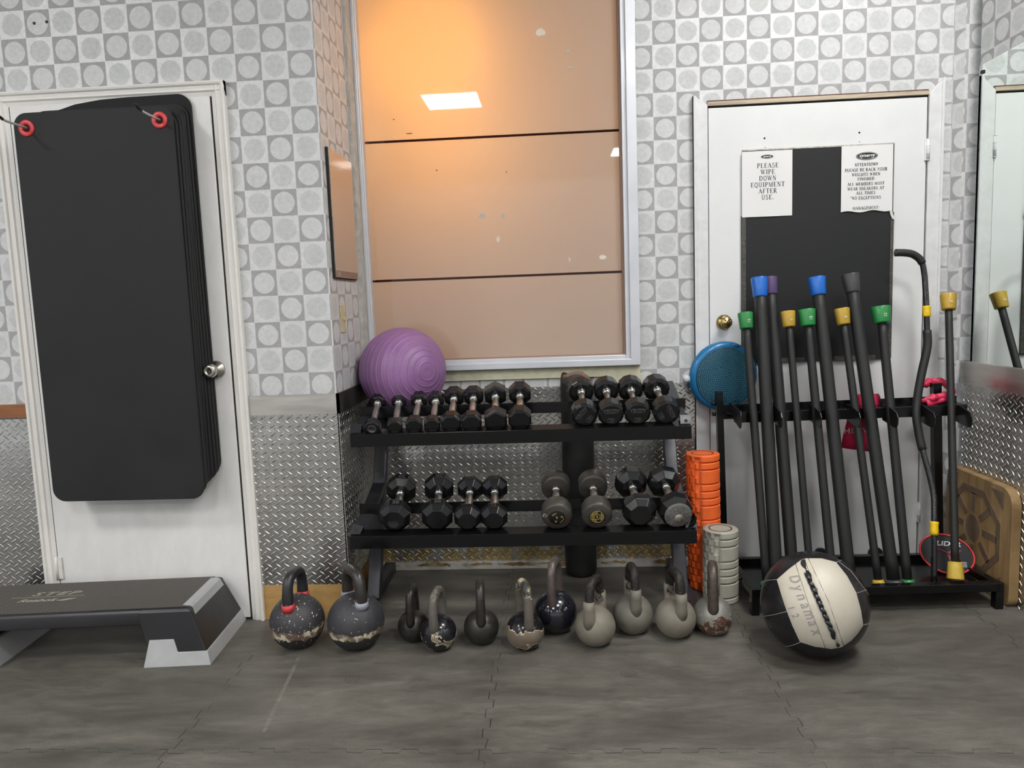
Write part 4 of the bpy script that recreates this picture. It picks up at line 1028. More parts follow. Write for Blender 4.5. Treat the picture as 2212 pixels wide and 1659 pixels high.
H2 = worn('kb_handle_worn_b', (.03, .026, .024), ((.10, .08, .055), (.17, .15, .11), (.28, .25, .2)), .14, .20, .42, .32, scale=40)
iron = mat('dark_cast_iron', (.030, .028, .024), .33, .4, var=.3, scale=60, bmp=.35, bscale=180)
iron2 = mat('grey_cast_iron', (.040, .037, .031), .36, .4, var=.25, scale=50, bmp=.3, bscale=160)
peel_a = worn('kb_peeling_a', (.012, .012, .016), ((.16, .14, .12), (.13, .115, .095), (.5, .43, .27)), -.03, .12, .60, .18, scale=17, edge=(.66, .56, .36))
peel_b = worn('kb_peeling_b', (.012, .011, .014), ((.15, .115, .085), (.17, .135, .10), (.19, .16, .12)), .005, .108, .42, .18, scale=11, edge=(.72, .62, .42))
peel_h = worn('kb_peeling_handle', (.11, .10, .088), ((.05, .045, .04), (.10, .09, .08), (.3, .26, .18)), .2, .25, .5, .4, scale=30)
peel_h2 = worn('kb_peeling_handle_b', (.12, .105, .085), ((.02, .02, .02), (.10, .09, .07), (.5, .42, .28)), .20, .29, .36, .42, scale=26, edge=(.7, .62, .42))
gloss_blk = mat('glossy_black_vinyl', (.010, .011, .016), .13, var=.4, scale=14, coat=.4)
hb7 = mat('brown_grey_handle', (.115, .092, .085), .4, .3, var=.25, scale=70, bmp=.25, bscale=200)
vinyl = mat('grey_beige_vinyl', (.205, .185, .148), .58, var=.16, scale=16, bmp=.15, bscale=120)
vinyl_d = mat('grey_vinyl', (.165, .155, .128), .58, var=.2, scale=16, bmp=.15, bscale=120)
hworn = worn('handle_speckled', (.20, .17, .155), ((.02, .018, .018), (.03, .026, .024), (.05, .04, .035)), .17, .33, .28, .3, metal=.5, scale=55)
silver_k = worn('kb_silver_rust', (.25, .25, .225), ((.085, .04, .028), (.13, .065, .045), (.42, .38, .32)), -.03, .10, .46, .42, metal=.3, scale=30, edge=(.4, .37, .32))
hrust = mat('rusty_dark_handle', (.10, .078, .066), .45, .4, var=.35, scale=50, bmp=.4, bscale=140)
red_band = mat('red_band', (.55, .04, .05), .4); grey_band = mat('grey_band', (.27, .29, .33), .4)
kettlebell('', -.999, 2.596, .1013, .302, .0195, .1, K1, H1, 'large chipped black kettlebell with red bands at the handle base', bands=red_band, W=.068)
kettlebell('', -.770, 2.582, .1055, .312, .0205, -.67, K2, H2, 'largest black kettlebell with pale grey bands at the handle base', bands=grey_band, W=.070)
kettlebell('', -.564, 2.627, .0596, .217, .0150, .01, iron, iron, 'smallest plain dark iron kettlebell, third from the left', W=.052)
kettlebell('', -.456, 2.556, .0664, .234, .0160, .185, peel_a, peel_h, 'small glossy black kettlebell with grey-brown bare handle and peeling speckles', W=.055)
kettlebell('', -.303, 2.604, .0657, .239, .0165, -.115, iron2, iron2, 'plain grey iron kettlebell with edge-on handle standing apart at centre', W=.054)
kettlebell('', -.138, 2.558, .0694, .258, .0165, -.35, peel_b, peel_h2, 'kettlebell whose black vinyl has torn away in big brown patches', W=.057)
kettlebell('', -.026, 2.695, .0816, .288, .0165, .26, gloss_blk, hb7, 'shiny black vinyl kettlebell with brownish handle in front of the padded post', W=.057)
kettlebell('', .119, 2.582, .0738, .260, .0165, .44, vinyl, hworn, 'beige-grey vinyl kettlebell nearest the viewer, first of three alike', sleeve=vinyl, W=.056)
kettlebell('', .266, 2.679, .0754, .268, .0165, -.115, vinyl_d, hworn, 'greenish grey vinyl kettlebell set back, middle of three alike', sleeve=vinyl_d, W=.056)
kettlebell('', .420, 2.643, .0750, .262, .0165, -.24, vinyl, hworn, 'beige-grey vinyl kettlebell left of the rusty silver one, last of three alike', sleeve=vinyl, W=.056)
kettlebell('', .562, 2.664, .0728, .275, .0185, .18, silver_k, hrust, 'rusty silver kettlebell in front of the foam rollers', W=.056)

# ------------------------------------------------------------------ foam rollers
def roller(x, y, r, h, m, m_in, label, tilt=(0, 0), ang=0.0, unit=.0308):
    t = thing('foam_roller', label, 'foam roller', M=Matrix.Translation((x, y, 0)) @ Matrix.Rotation(tilt[0], 4, 'Y') @ Matrix.Rotation(ang, 4, 'Z'))
    b = MB(); rc = r - .009; ri = r - .024
    b.lathe([(.003, ri), (.003, rc), (h - .006, rc), (h - .006, ri)], 48)
    o_ = []
    def blk(a0, a1, z0, z1):
        n = max(2, int((a1 - a0) / .12)); e = .0035; vs = []
        for i in range(n + 1):
            a = a0 + (a1 - a0) * i / n
            for rr, z in ((rc - .001, z0), (r - e, z0 + .0005), (r, z0 + e), (r, z1 - e), (r - e, z1 - .0005), (rc - .001, z1)):
                if i in (0, n) and rr > rc: rr = r - e
                vs.append(V((rr * math.cos(a), rr * math.sin(a), z)))
        fs = []
        for i in range(n):
            for k in range(5): fs.append((i * 6 + k, i * 6 + 6 + k, i * 6 + 7 + k, i * 6 + 1 + k))
        fs.append(tuple(range(6))); fs.append(tuple(n * 6 + k for k in range(5, -1, -1)))
        b.add(vs, fs, False)
    g = .0038
    pat = [1, 1, 2, 1, 1, 1, 2]; z = h - .0; k = 0; rows = []
    while z > .01:
        hh = unit * pat[k % 7]; rows.append((max(.001, z - hh + g), z - (0 if k == 0 else 0))); z -= hh; k += 1
    for s in (0, PI):
        for z0, z1 in rows: blk(s - .82, s + .82, z0, z1)
        nrow = int(h / unit)
        for j in range(nrow + 1):
            z1 = h - j * unit; z0 = max(.001, z1 - unit + g)
            if z1 < .012: continue
            for c in range(3):
                aa = s + PI / 2 + (c - 1) * .42 + (.13 if j % 2 else -.13)
                blk(aa - .15, aa + .15, z0, z1)
    b.lathe([(h - .0065, ri), (h - .0065, r - .002), (h, r - .004), (h, ri)], 48)
    b.build('foam_shell', m, t)
    b = MB(); b.lathe([(.001, ri - .0005), (h + .0008, ri - .0005), (h + .0008, ri - .006), (.001, ri - .006)], 48); b.lathe([(h - .03, 0), (h - .03, ri - .006)], 40)
    b.build('inner_tube', m_in, t)
orange = mat('orange_foam', (.96, .16, .03), .5, var=.06, scale=20, bmp=.12, bscale=200)
greyf = mat('warm_grey_foam', (.44, .42, .355), .55, var=.08, scale=20, bmp=.12, bscale=200)
tube_in = mat('roller_core', (.055, .05, .045), .5)
roller(.622, 3.105, .0715, .592, orange, tube_in, 'tall orange textured foam roller right of the dumbbell rack', (-.012, 0), -1.12)
roller(.660, 2.978, .0725, .302, greyf, tube_in, 'short grey textured foam roller in front of the orange one', (0, 0), -1.02)

# ------------------------------------------------------------------ blue balance disc
t = thing('balance_disc', 'round blue nubbed balance disc standing behind the bar rack end', 'balance disc', M=Matrix.Translation((.745, 3.30, .742)) @ Matrix.Rotation(.16, 4, 'Z') @ Matrix.Rotation(.06, 4, 'X'))
rd = .156
blue = mat('disc_blue', (.010, .155, .36), .32, var=.08, scale=10, coat=.15)
teal = mat('disc_teal', (.015, .085, .13), .4, var=.12, scale=12)
Md = Matrix.Translation((0, 0, rd)) @ Matrix.Rotation(PI / 2, 4, 'X')
b = MB(); b.lathe([(-.030, 0), (-.030, rd * .72), (-.022, rd * .95), (-.006, rd), (.008, rd * .985), (.017, rd * .93), (.021, rd * .86)], 64, Md)
b.build('disc_rim', blue, t)
b = MB(); b.lathe([(.020, rd * .865), (.026, rd * .80), (.031, rd * .5), (.033, 0)], 64, Md)
b.mi = 1
for q in range(1, 16):
    rr = q * .0086
    for k in range(int(rr * 2 * PI / .0086)):
        a = k * .0086 / rr + q * .37; z0 = .0325 - .0095 * (rr / rd) ** 2.2
        b.lathe([(z0 - .002, .0030), (z0 + .003, .0022), (z0 + .0042, 0)], 6, Md @ Matrix.Translation((rr * math.cos(a), rr * math.sin(a), 0)))
b.build('nubbed_face', [teal, mat('nub_teal', (.07, .21, .29), .3)], t)
b = MB(); b.tube([Md @ V(p) for p in ((.030, rd * .90, .012), (.045, rd * .89, .016), (.060, rd * .84, .014))], .008, 10); b.build('moulded_lip', blue, t)
b = MB(); b.lathe([(-.005, 0), (-.005, .02), (.02, .016), (.022, 0)], 16, Matrix.Translation((-rd - .002, .015, rd * .96)) @ Matrix.Rotation(-PI / 2, 4, 'Y')); b.build('valve_cap', mat('milky', (.6, .62, .65), .3), t)

# ------------------------------------------------------------------ bar rack
br = thing('bar_rack', 'low black steel rack holding the weighted bars before the right door', 'bar rack', (1.2, 3.0, 0))
def bp(b, name, m=black_paint, **k): return part(b, name, m, br, **k)
FL, FR = V((.757, 2.822, 0)), V((1.700, 2.856, 0))
dv = (FR - FL).normalized(); dn = V((-dv.y, dv.x, 0))
BL = V((.742, 3.205, 0)); BR = V((1.672, 3.225, 0))
up = V((0, 0, 1))
b = MB(); b.bar(FL + up * .089, FR + up * .089, .034, .034); bp(b, 'front_beam', bevel=.002)
b = MB(); b.bar(FL + up * .062 + dn * .05, FR + up * .062 + dn * .05, .022, .03); bp(b, 'lower_beam', bevel=.002)
for A, Bq in ((FL, BL), (FR, BR)):
    b = MB(); b.bar(A + up * .089 + dn * .017, Bq + up * .089, .030, .030); bp(b, 'side_beam', bevel=.002)
    b = MB(); b.bar(A, A + up * .106, .030, .034, dn); bp(b, 'front_foot', bevel=.002)
    b = MB(); b.bar(Bq, Bq + up * .08, .030, .030, dn); bp(b, 'rear_foot', bevel=.002)
b = MB(); b.bar(BL + up * .083 - dn * .02, BR + up * .083 - dn * .02, .03, .03); bp(b, 'rear_beam', bevel=.002)
b = MB()
q = [FL + dn * .02 + dv * .015, FR + dn * .02 - dv * .015, BR - dn * .02 - dv * .01, BL - dn * .02 + dv * .01]
b.add([p + up * .068 for p in q] + [p + up * .072 for p in q], [(3, 2, 1, 0), (4, 5, 6, 7), (0, 1, 5, 4), (1, 2, 6, 5), (2, 3, 7, 6), (3, 0, 4, 7)], False)
bp(b, 'bar_tray')
PLt, PRt = V((.706, 3.2, .842)), V((1.618, 3.2, .852))
b = MB(); b.bar(BL + up * .02 + V((-.014, -.005, 0)), PLt, .028, .03, dn); bp(b, 'left_upright', bevel=.002)
b = MB(); b.bar(BR + up * .02 + V((-.02, -.02, 0)), PRt, .034, .034, dn); bp(b, 'right_upright', bevel=.002)
b = MB(); b.bar(V((.722, 3.19, .752)), V((1.70, 3.19, .765)), .006, .062); b.bar(V((.722, 3.150, .757)), V((1.70, 3.150, .768)), .085, .004)
bp(b, 'rear_rail', bevel=.001)
b = MB(); b.bar(V((.752, 3.115, .740)), V((1.70, 3.115, .747)), .026, .044); bp(b, 'cross_rail', bevel=.002)
b = MB(); b.cyl((.690, 3.19, .79), (.672, 3.19, .79), .008, n=6); b.cyl((.690, 3.19, .745), (.676, 3.19, .745), .009, n=6); bp(b, 'side_bolt')
for i, dxp in enumerate((.7500, .9124, 1.0689, 1.2226, 1.370, 1.5147, 1.6587)):
    x = dxp; zz = .760 - (x - .75) * .026
    poly = [(3.13, zz + .034), (3.09, zz + .034), (3.005, zz + .016), (2.990, zz - .002), (2.992, zz - .03), (3.003, zz - .046), (3.02, zz - .048), (3.13, zz - .034)]
    if i == 0: poly = [(3.20, zz + .036), (3.00, zz + .022), (2.992, zz + .005), (2.992, zz - .036), (3.006, zz - .050), (3.02, zz - .050), (3.20, zz - .012)]
    # gently rounded outline
    b = MB(); b.prism(poly, x - .002, x + .002, YZ); bp(b, 'bar_divider', mat('divider_black', (.010, .010, .011), .28), bevel=.0008)

# ------------------------------------------------------------------ weighted bars
green = mat('cap_green', (.02, .235, .055), .38, coat=.1); yellow = mat('cap_yellow', (.50, .32, .035), .42, coat=.1, var=.08, scale=60)
bluec = mat('cap_blue', (.008, .135, .56), .34, coat=.1); purple = mat('cap_purple', (.085, .05, .145), .42); blk = mat('cap_black', (.045, .045, .047), .45)
yellow_b = mat('cap_yellow_worn', (.60, .42, .05), .42, coat=.1, var=.08, scale=60)
emboss = mat('emboss_light', (.62, .60, .5), .5)
def cap(b, p, d, L_, rs, rt, sgn=1):
    """six-lobed moulded cap: round at the shaft, flared and faceted at the end"""
    M = Matrix.Translation(p) @ frame_from(d, (1, 0, 0)).to_4x4()
    n = 36; vs = []; fs = []
    q_ = rt * .84
    prof = [(-.002, rs * .98, 0), (0, q_ * .95, .0), (L_ * .05, q_, .05), (L_ * .5, (q_ + rt) / 2, .5), (L_ * .92, rt, 1), (L_ * .985, rt * .985, 1), (L_, rt * .93, 1)]
    for h, r, k in prof:
        for i in range(n):
            a = 2 * PI * i / n + .35
            f = 1 - k * .10 * (abs(math.cos(a * 1.5)) ** 6)
            vs.append(M @ V((r * f * math.cos(a), r * f * math.sin(a), h)))
    for j in range(len(prof) - 1):
        for i in range(n): fs.append((j * n + i, j * n + (i + 1) % n, (j + 1) * n + (i + 1) % n, (j + 1) * n + i))
    fs.append(tuple(range(n))[::-1]); fs.append(tuple((len(prof) - 1) * n + i for i in range(n)))
    b.add(vs, fs, True)
BARS = [
 ('A', (.834, 2.925, .078), (.8125, 3.172, 1.178), .0165, .068, .0324, green, '12', 'black bar with green cap, leftmost in the rack, before the blue disc'),
 ('B', (.8735, 2.925, .078), (.880, 3.206, 1.324), .0255, .083, .0352, bluec, '', 'thick tall black bar with blue cap beside the purple-capped one'),
 ('C', (.952, 2.965, .078), (.934, 3.246, 1.324), .0245, .075, .0345, purple, '', 'thick tall black bar with dull purple cap, notched foam near the top'),
 ('D', (1.011, 2.925, .078), (.990, 3.173, 1.177), .0148, .066, .0304, yellow, '9', 'thin black bar with yellow cap, third space, right of the purple one'),
 ('E', (1.097, 2.925, .078), (1.068, 3.175, 1.182), .0173, .070, .0362, green, '12', 'black bar with green cap left of the lone tall blue-capped bar'),
 ('F', (1.165, 2.925, .078), (1.120, 3.207, 1.316), .0255, .077, .0364, bluec, '', 'thick tall black bar with blue cap standing apart near the middle'),
 ('G', (1.277, 2.925, .078), (1.214, 3.177, 1.181), .0154, .068, .0312, yellow, '9', 'thin black bar with yellow cap just left of the black-capped bar'),
 ('H', (1.338, 2.925, .078), (1.259, 3.210, 1.324), .0245, .079, .0353, blk, '', 'tallest thick black bar with black cap'),
 ('I', (1.391, 2.925, .078), (1.374, 3.179, 1.183), .0182, .069, .0392, green, '12', 'black bar with green cap, rightmost of the green ones'),
 ('K', (1.552, 2.878, .109), (1.676, 3.232, 1.224), .0148, .068, .0325, yellow, '9', 'thin black bar with yellow caps at both ends, rightmost in the rack'),
]
for nm, P0, P1, r, cl, cr, cm, num, lb in BARS:
    P0 = V(P0); P1 = V(P1); d = (P1 - P0).normalized(); Lg = (P1 - P0).length
    t = thing('weighted_bar', lb, 'weighted bar', P0, 0, 'capped weighted bars in the rack')
    b = MB(); n_ = 14; s0 = .05 if nm == 'K' else .010; b.tube([d * (s0 + (Lg - .6 * cl - s0) * i / n_) for i in range(n_ + 1)], r, 22); b.build('foam_shaft', foam_black, t)
    b = MB(); cap(b, d * (Lg - cl), d, cl, r, cr); b.build('end_cap', cm, t)
    kb = .066 if nm == 'K' else .030
    if nm != 'C' and nm != 'B' and nm != 'F':
        pass
    b = MB(); cap(b, d * (kb if nm == 'K' else .013), -d, kb if nm == 'K' else .013, r, r * (2.1 if nm == 'K' else 1.6)); b.build('foot_cap', yellow_b if nm in ('K', 'G', 'D') else cm, t)
    if num:
        fr = frame_from(d, (1, 0, 0)); y_ = fr.col[1]; xdir = fr.col[0]
        nrm = (CAMLOC - P1).normalized(); nrm = (nrm - d * nrm.dot(d)).normalized(); nrm = (Quaternion(d, .45) @ nrm)
        rr = cr * (.84 + .16 * .40)
        xh = nrm.cross(d) * -1
        Mx = Matrix((d, nrm.cross(d), nrm)).transposed().to_4x4(); Mx.translation = d * (Lg - cl * .60) + nrm * (rr + .0010)
        text('embossed_number', num, .018, Mx @ Matrix.Rotation(-PI / 2 if False else 0, 4, 'Z'), emboss, t, .0003, .0003)
# notch in the purple bar foam
# curved bar
t = thing('curved_bar', 'black bent bar with hooked top, foam sleeves and yellow tape', 'curved bar', (1.488, 2.915, .075))
o0 = V((1.488, 2.915, .075))
def rel(ps): return [V(p) - o0 for p in ps]
def smoothp(ps, n=6):
    ps = [V(p) for p in ps]; out = []
    for i in range(len(ps) - 1):
        p0 = ps[max(i - 1, 0)]; p1 = ps[i]; p2 = ps[i + 1]; p3 = ps[min(i + 2, len(ps) - 1)]
        for k in range(n):
            u = k / n
            out.append(.5 * ((2 * p1) + (p2 - p0) * u + (2 * p0 - 5 * p1 + 4 * p2 - p3) * u * u + (3 * p1 - p0 - 3 * p2 + p3) * u ** 3))
    return out + [ps[-1]]
CB = [(1.440, 3.2, 1.4065), (1.480, 3.2, 1.4045), (1.515, 3.2, 1.395), (1.545, 3.197, 1.366), (1.5555, 3.192, 1.315), (1.5575, 3.185, 1.26), (1.5565, 3.17, 1.18), (1.556, 3.158, 1.08), (1.553, 3.147, 1.01), (1.523, 3.128, .897), (1.500, 3.110, .80), (1.4885, 3.092, .7365), (1.4905, 3.07, .66), (1.4975, 3.05, .594), (1.5105, 3.018, .50), (1.5165, 2.995, .43), (1.514, 2.98, .385), (1.502, 2.95, .2775), (1.490, 2.918, .085)]
S = smoothp(rel(CB), 5)
b = MB(); b.tube(S, .0115, 16); b.build('steel_rod', mat('gloss_black_rod', (.015, .015, .017), .2, var=.4, scale=50), t)
b = MB(); b.tube(S[7 * 5:13 * 5 + 1], .0165, 18); b.build('foam_sleeve', foam_black, t)
b = MB(); b.tube(S[0:3 * 5 + 2], .0155, 18); b.build('hook_sleeve', foam_black, t)
b = MB(); b.tube([S[0], S[0] + (S[0] - S[1]).normalized() * .001], .0105, 18); b.build('sleeve_end', mat('end_grey', (.10, .10, .10), .4), t)
tape = mat('yellow_tape', (.86, .56, .012), .42, var=.1, scale=90, bmp=.8, bscale=120)
for za, zb_ in ((1.135, 1.185), (.265, .325)):
    pts = [p for p in smoothp(rel(CB), 16) if za <= p.z + o0.z <= zb_]
    b = MB(); b.tube(pts, [.0158 + .0008 * math.sin(i * 1.9) for i in range(len(pts))], 16); b.build('tape_wrap', tape, t)

# ------------------------------------------------------------------ pink resistance band
pink = mat('pink_band', (.66, .025, .09), .5, var=.1, scale=12, bmp=.1, bscale=100)
whitep = mat('white_print', (.75, .6, .62), .5)
t = thing('resistance_band', 'pink resistance band marked HEAVY draped over the rack rail', 'exercise band', (1.31, 3.24, .82))
b = MB(); n_ = 10
def sheet(b, L0, R0_, th=.0012):
    vs = []; m = len(L0)
    for A, Bq in zip(L0, R0_):
        for k in range(9):
            u = k / 8; p = V(A).lerp(V(Bq), u); p.y += .004 * math.sin(u * 9 + A[2] * 14); vs.append(p)
    N_ = len(vs); fs = []
    for i in range(m - 1):
        for k in range(8): fs.append((i * 9 + k, i * 9 + k + 1, i * 9 + 10 + k, i * 9 + 9 + k))
    bk = [p + V((0, th, 0)) for p in vs]
    fs2 = [tuple(N_ + j for j in reversed(f)) for f in fs]
    rim = []
    for i in range(m - 1):
        for c in (0, 8): rim.append((i * 9 + c, i * 9 + 9 + c, N_ + i * 9 + 9 + c, N_ + i * 9 + c))
    for k in range(8):
        for r_ in (0, m - 1): rim.append((r_ * 9 + k, r_ * 9 + k + 1, N_ + r_ * 9 + k + 1, N_ + r_ * 9 + k))
    b.add(vs + bk, fs + fs2 + rim, True)
sheet(b, [(1.262, 3.205, .800), (1.262, 3.196, .812), (1.262, 3.178, .80), (1.258, 3.176, .74), (1.251, 3.2, .70), (1.244, 3.216, .64), (1.236, 3.222, .575)],
         [(1.382, 3.205, .800), (1.382, 3.196, .812), (1.382, 3.178, .80), (1.376, 3.176, .74), (1.372, 3.2, .70), (1.368, 3.216, .62), (1.358, 3.222, .555)])
part(b, 'band_sheet', pink, t)
o = text('printed_word', 'HEAVY', .034, face_front(1.303, 3.203, .652), whitep, None, .0002, 0, 0, 1.15, 1.1); parent_keep(o, t)
o = text('printed_letter', 'S', .026, face_front(1.322, 3.1655, .775), whitep, None, .0002, .001, 0, 1.2); parent_keep(o, t)
for x in (1.282, 1.336):
    b = MB(); b.lathe([(0, 0), (0, .0105), (.0006, .0105), (.0006, 0)], 24, Matrix.Translation((x, 3.197, .690)) @ Matrix.Rotation(PI / 2, 4, 'X')); part(b, 'printed_dot', whitep, t)
t = thing('resistance_band', 'pink band end knotted around the right upright of the bar rack', 'exercise band', (1.61, 3.2, .80))
b = MB()
b.tube(smoothp([(1.525, 3.14, .782), (1.56, 3.14, .792), (1.60, 3.142, .799), (1.64, 3.146, .805), (1.668, 3.165, .820), (1.672, 3.2, .838), (1.655, 3.235, .850), (1.615, 3.24, .852), (1.582, 3.222, .838)], 6), [.005 + .010 * math.sin(min(1, i / 12) * 1.57) + .0025 * math.sin(i * .9) for i in range(49)], 12)
for p in b.v: p.z += .003 * math.sin(p.x * 240 + p.y * 130)
part(b, 'twisted_band', pink, t)
b = MB(); sheet(b, [(1.545, 3.135, .79), (1.55, 3.13, .77), (1.56, 3.128, .755)], [(1.66, 3.135, .812), (1.655, 3.13, .80), (1.64, 3.13, .79)]); part(b, 'band_fold', pink, t)

# ------------------------------------------------------------------ items in and by the bar rack
t = thing('core_slider', 'oval black and red slider disc leaning inside the bar rack tray', 'slider disc', M=Matrix.Translation((1.60, 3.02, .075)) @ Matrix.Rotation(-.30, 4, 'Z') @ Matrix.Rotation(-.60, 4, 'X'))
sr = mat('slider_black', (.010, .011, .014), .5, spec=.2)
def oval(rx, rz_, z0, n=48, sx=.42): 
    return [(rx * math.cos(2 * PI * k / n) * (1 + .0 * k) + sx * rz_ * math.sin(2 * PI * k / n) * -.35, z0 + rz_ * math.sin(2 * PI * k / n)) for k in range(n)]
b = MB(); b.prism(oval(.100, .085, .085), 0, .010, XZ); b.build('slider_body', sr, t, bevel=.002)
b = MB(); b.tube([V((x, -.0005, z)) for x, z in oval(.098, .083, .085)], .0042, 8, True); b.build('red_rim', mat('slider_red', (.62, .03, .03), .4), t)
text('printed_word', 'SLIDER', .028, face_front(0, -.001, .128), mat('print_white', (.7, .68, .66), .5), t, .0002, .0006, .2, 1.25)
dr = mat('slider_dark_red', (.20, .012, .03), .5)
b = MB(); b.prism([(.0, .09), (.02, .105), (.055, .105), (.03, .07), (.06, .02), (.02, .02), (.01, .055)], -.0016, 0, XZ); b.tube([V((-.055, -.001, .105)), V((-.02, -.001, .10)), V((.02, -.001, .08)), V((.05, -.001, .06))], .004, 6); b.build('printed_emblem', dr, t)
b = MB()
for k in range(4): b.box(.03 + k * .006, .07, -.0012, -.0002, .035 + k * .006, .037 + k * .006)
b.build('speed_lines', mat('print_white', (.7, .68, .66), .5), t)
t = thing('ankle_strap', 'small black strap handle on the floor behind the bars', 'strap', (1.43, 3.315, 0))
b = MB(); b.prism(rrect(1.398, 1.462, .005, .092, .028, 6), 3.305, 3.322, XZ); part(b, 'strap_pad', rubber_dull, t, bevel=.004)
b = MB(); b.tube([(1.36, 3.30, .006), (1.375, 3.305, .03), (1.40, 3.31, .05)], .003, 8); b.tube([(1.455, 3.30, .06), (1.47, 3.29, .02), (1.49, 3.28, .008)], .003, 8); part(b, 'strap_cord', rubber_dull, t)
t = thing('ankle_strap', 'small rounded black strap end showing above the medicine ball', 'strap', (1.19, 3.32, 0))
b = MB(); b.prism(rrect(1.165, 1.215, .0, .088, .02, 6), 3.315, 3.335, XZ); part(b, 'strap_pad', rubber_dull, t, bevel=.004)

# wooden board leaning by the right wall
t = thing('wooden_board', 'worn plywood board with dark cross emblem standing at the right wall', 'wooden board', (1.755, 3.1, 0), 0)
wood, nt, bb = newmat('worn_plywood'); co = ocoord(nt)
gr = noise(nt, co, 6, 6, .6, .4, (1, 3.5, .6)); bl = noise(nt, co, 3, 3, .6)
c = ramp(nt, gr, [(.3, (.21, .125, .05)), (.5, (.36, .225, .095)), (.7, (.47, .31, .14))])
c = mixc(nt, ramp(nt, bl, [(.35, .0), (.75, .45)]), c, (.17, .125, .075))
L(nt, c, bb.inputs['Base Color']); setp(bb, rough=.6); bump(nt, gr, bb, .3, .001)
yb0, yb1, H_ = 2.850, 3.325, .470
poly = []
for cx_, cz_, a0 in ((yb0 + .07, H_ - .07, PI / 2), (yb0 + .035, .035, PI)):
    for k in range(8):
        a = a0 + PI / 2 * k / 7; poly.append((cx_ + (.07 if cz_ > .2 else .035) * math.cos(a), cz_ + (.07 if cz_ > .2 else .035) * math.sin(a)))
poly += [(yb1 - .03, 0), (yb1, .03), (yb1, H_ - .05), (yb1 - .05, H_)]
b = MB(); b.prism(poly, 1.740, 1.777, YZ); part(b, 'board', wood, t, bevel=.003)
brand = mat('burnt_emblem', (.165, .11, .07), .7, var=.3, scale=20)
yc, zc = 3.108, .243; xf = 1.7385
def strip(b, a, q, w_):
    a = V((a[0], a[1], 0)); q = V((q[0], q[1], 0)); d = (q - a).normalized(); n2 = V((-d.y, d.x, 0)) * w_ / 2
    b.prism([((a + n2).x, (a + n2).y), ((q + n2).x, (q + n2).y), ((q - n2).x, (q - n2).y), ((a - n2).x, (a - n2).y)], xf, xf + .003, YZ)
b = MB(); b.prism([(yc + .050 * math.cos(k * PI / 16), zc + .056 * math.sin(k * PI / 16)) for k in range(32)], xf, xf + .003, YZ); part(b, 'emblem_hub', brand, t)
RO = [(yc + .205 * math.cos(PI / 8 + k * PI / 4), zc + .190 * math.sin(PI / 8 + k * PI / 4)) for k in range(8)]
RI = [(yc + .175 * math.cos(PI / 8 + k * PI / 4), zc + .158 * math.sin(PI / 8 + k * PI / 4)) for k in range(8)]
b = MB()
for k in range(8): b.prism([RO[k], RO[(k + 1) % 8], RI[(k + 1) % 8], RI[k]], xf, xf + .003, YZ)
part(b, 'emblem_rim', brand, t)
for k in range(8):
    a = k * PI / 4; b = MB(); q_ = 1.0
    strip(b, (yc + math.cos(a) * .068, zc + math.sin(a) * .070), (yc + math.cos(a) * .166, zc + math.sin(a) * .150), .028); part(b, 'emblem_spoke', brand, t)
for sy, sz in ((-1, 1), (1, 1), (-1, -1), (1, -1)):
    b = MB(); b.prism([(yc + sy * .205, zc + sz * .205), (yc + sy * .205, zc + sz * .135), (yc + sy * .120, zc + sz * .205)], xf, xf + .003, YZ); part(b, 'emblem_corner', brand, t)


# ------------------------------------------------------------------ medicine ball
Cb = V((.8755, 2.505, .178)); Rb = .178
fw = (CAMLOC - Cb).normalized(); rt_ = V((0, 0, 1)).cross(fw).normalized(); rt_ = _r - fw * _r.dot(fw); rt_.normalize(); upb = fw.cross(rt_)
t = thing('medicine_ball', 'black and cream laced medicine ball on the floor before the bar rack', 'medicine ball', (Cb.x, Cb.y, 0))
bk = V((0, 0, Cb.z))
def on(u, v, r=Rb):
    """point on the ball seen at offset (u, v) ball radii from its centre"""
    d = (_r * ((1762 + 118.5 * u - 1106) / 1581.876) + _u * ((829.5 - 1303 + 118.5 * v) / 1581.876) + _f).normalized()
    oc = CAMLOC - Cb; b_ = oc.dot(d); c_ = oc.length_squared - r * r; q = b_ * b_ - c_
    p = CAMLOC + d * (-b_ - math.sqrt(q)) if q > 0 else Cb + (CAMLOC + d * -b_ - Cb).normalized() * r
    return p - Cb + bk
leather = mat('black_vinyl_panels', (.013, .012, .014), .28, var=.3, scale=7, bmp=.25, bscale=40)
b = MB(); b.lathe([(Rb * math.sin(a), Rb * math.cos(a) if abs(a) < 1.57 else 0) for a in [-PI / 2 + PI * i / 48 for i in range(49)]], 72, Matrix.Translation(bk))
for p in b.v:
    d = p - bk; d2_ = d.normalized()
    p.z = max(.0, p.z); 
b.build('black_panels', leather, t)
sc_ = lambda x, y: ((x - 1762) / 118.5, (1303 - y) / 118.5)
pan = [(1678, 1252), (1704, 1229), (1731, 1209), (1741, 1206), (1775, 1206), (1806, 1214), (1830, 1244), (1850, 1281), (1860, 1318), (1865, 1351), (1853, 1369), (1839, 1384), (1818, 1398), (1796, 1402), (1760, 1397), (1728, 1387), (1711, 1350), (1699, 1319), (1688, 1286)]
pan = [sc_(*p) for p in pan]; cu = sum(p[0] for p in pan) / len(pan); cv = sum(p[1] for p in pan) / len(pan)
fine = []
for i in range(len(pan)):
    a = pan[i]; q = pan[(i + 1) % len(pan)]
    for k in range(4): fine.append((a[0] + (q[0] - a[0]) * k / 4, a[1] + (q[1] - a[1]) * k / 4))
seam0 = V(sc_(1738, 1222)); seam1 = V(sc_(1800, 1372)); sd_ = (seam1 - seam0).normalized(); sn_ = V((-sd_.y, sd_.x)).to_2d() if False else V((-sd_[1], sd_[0]))
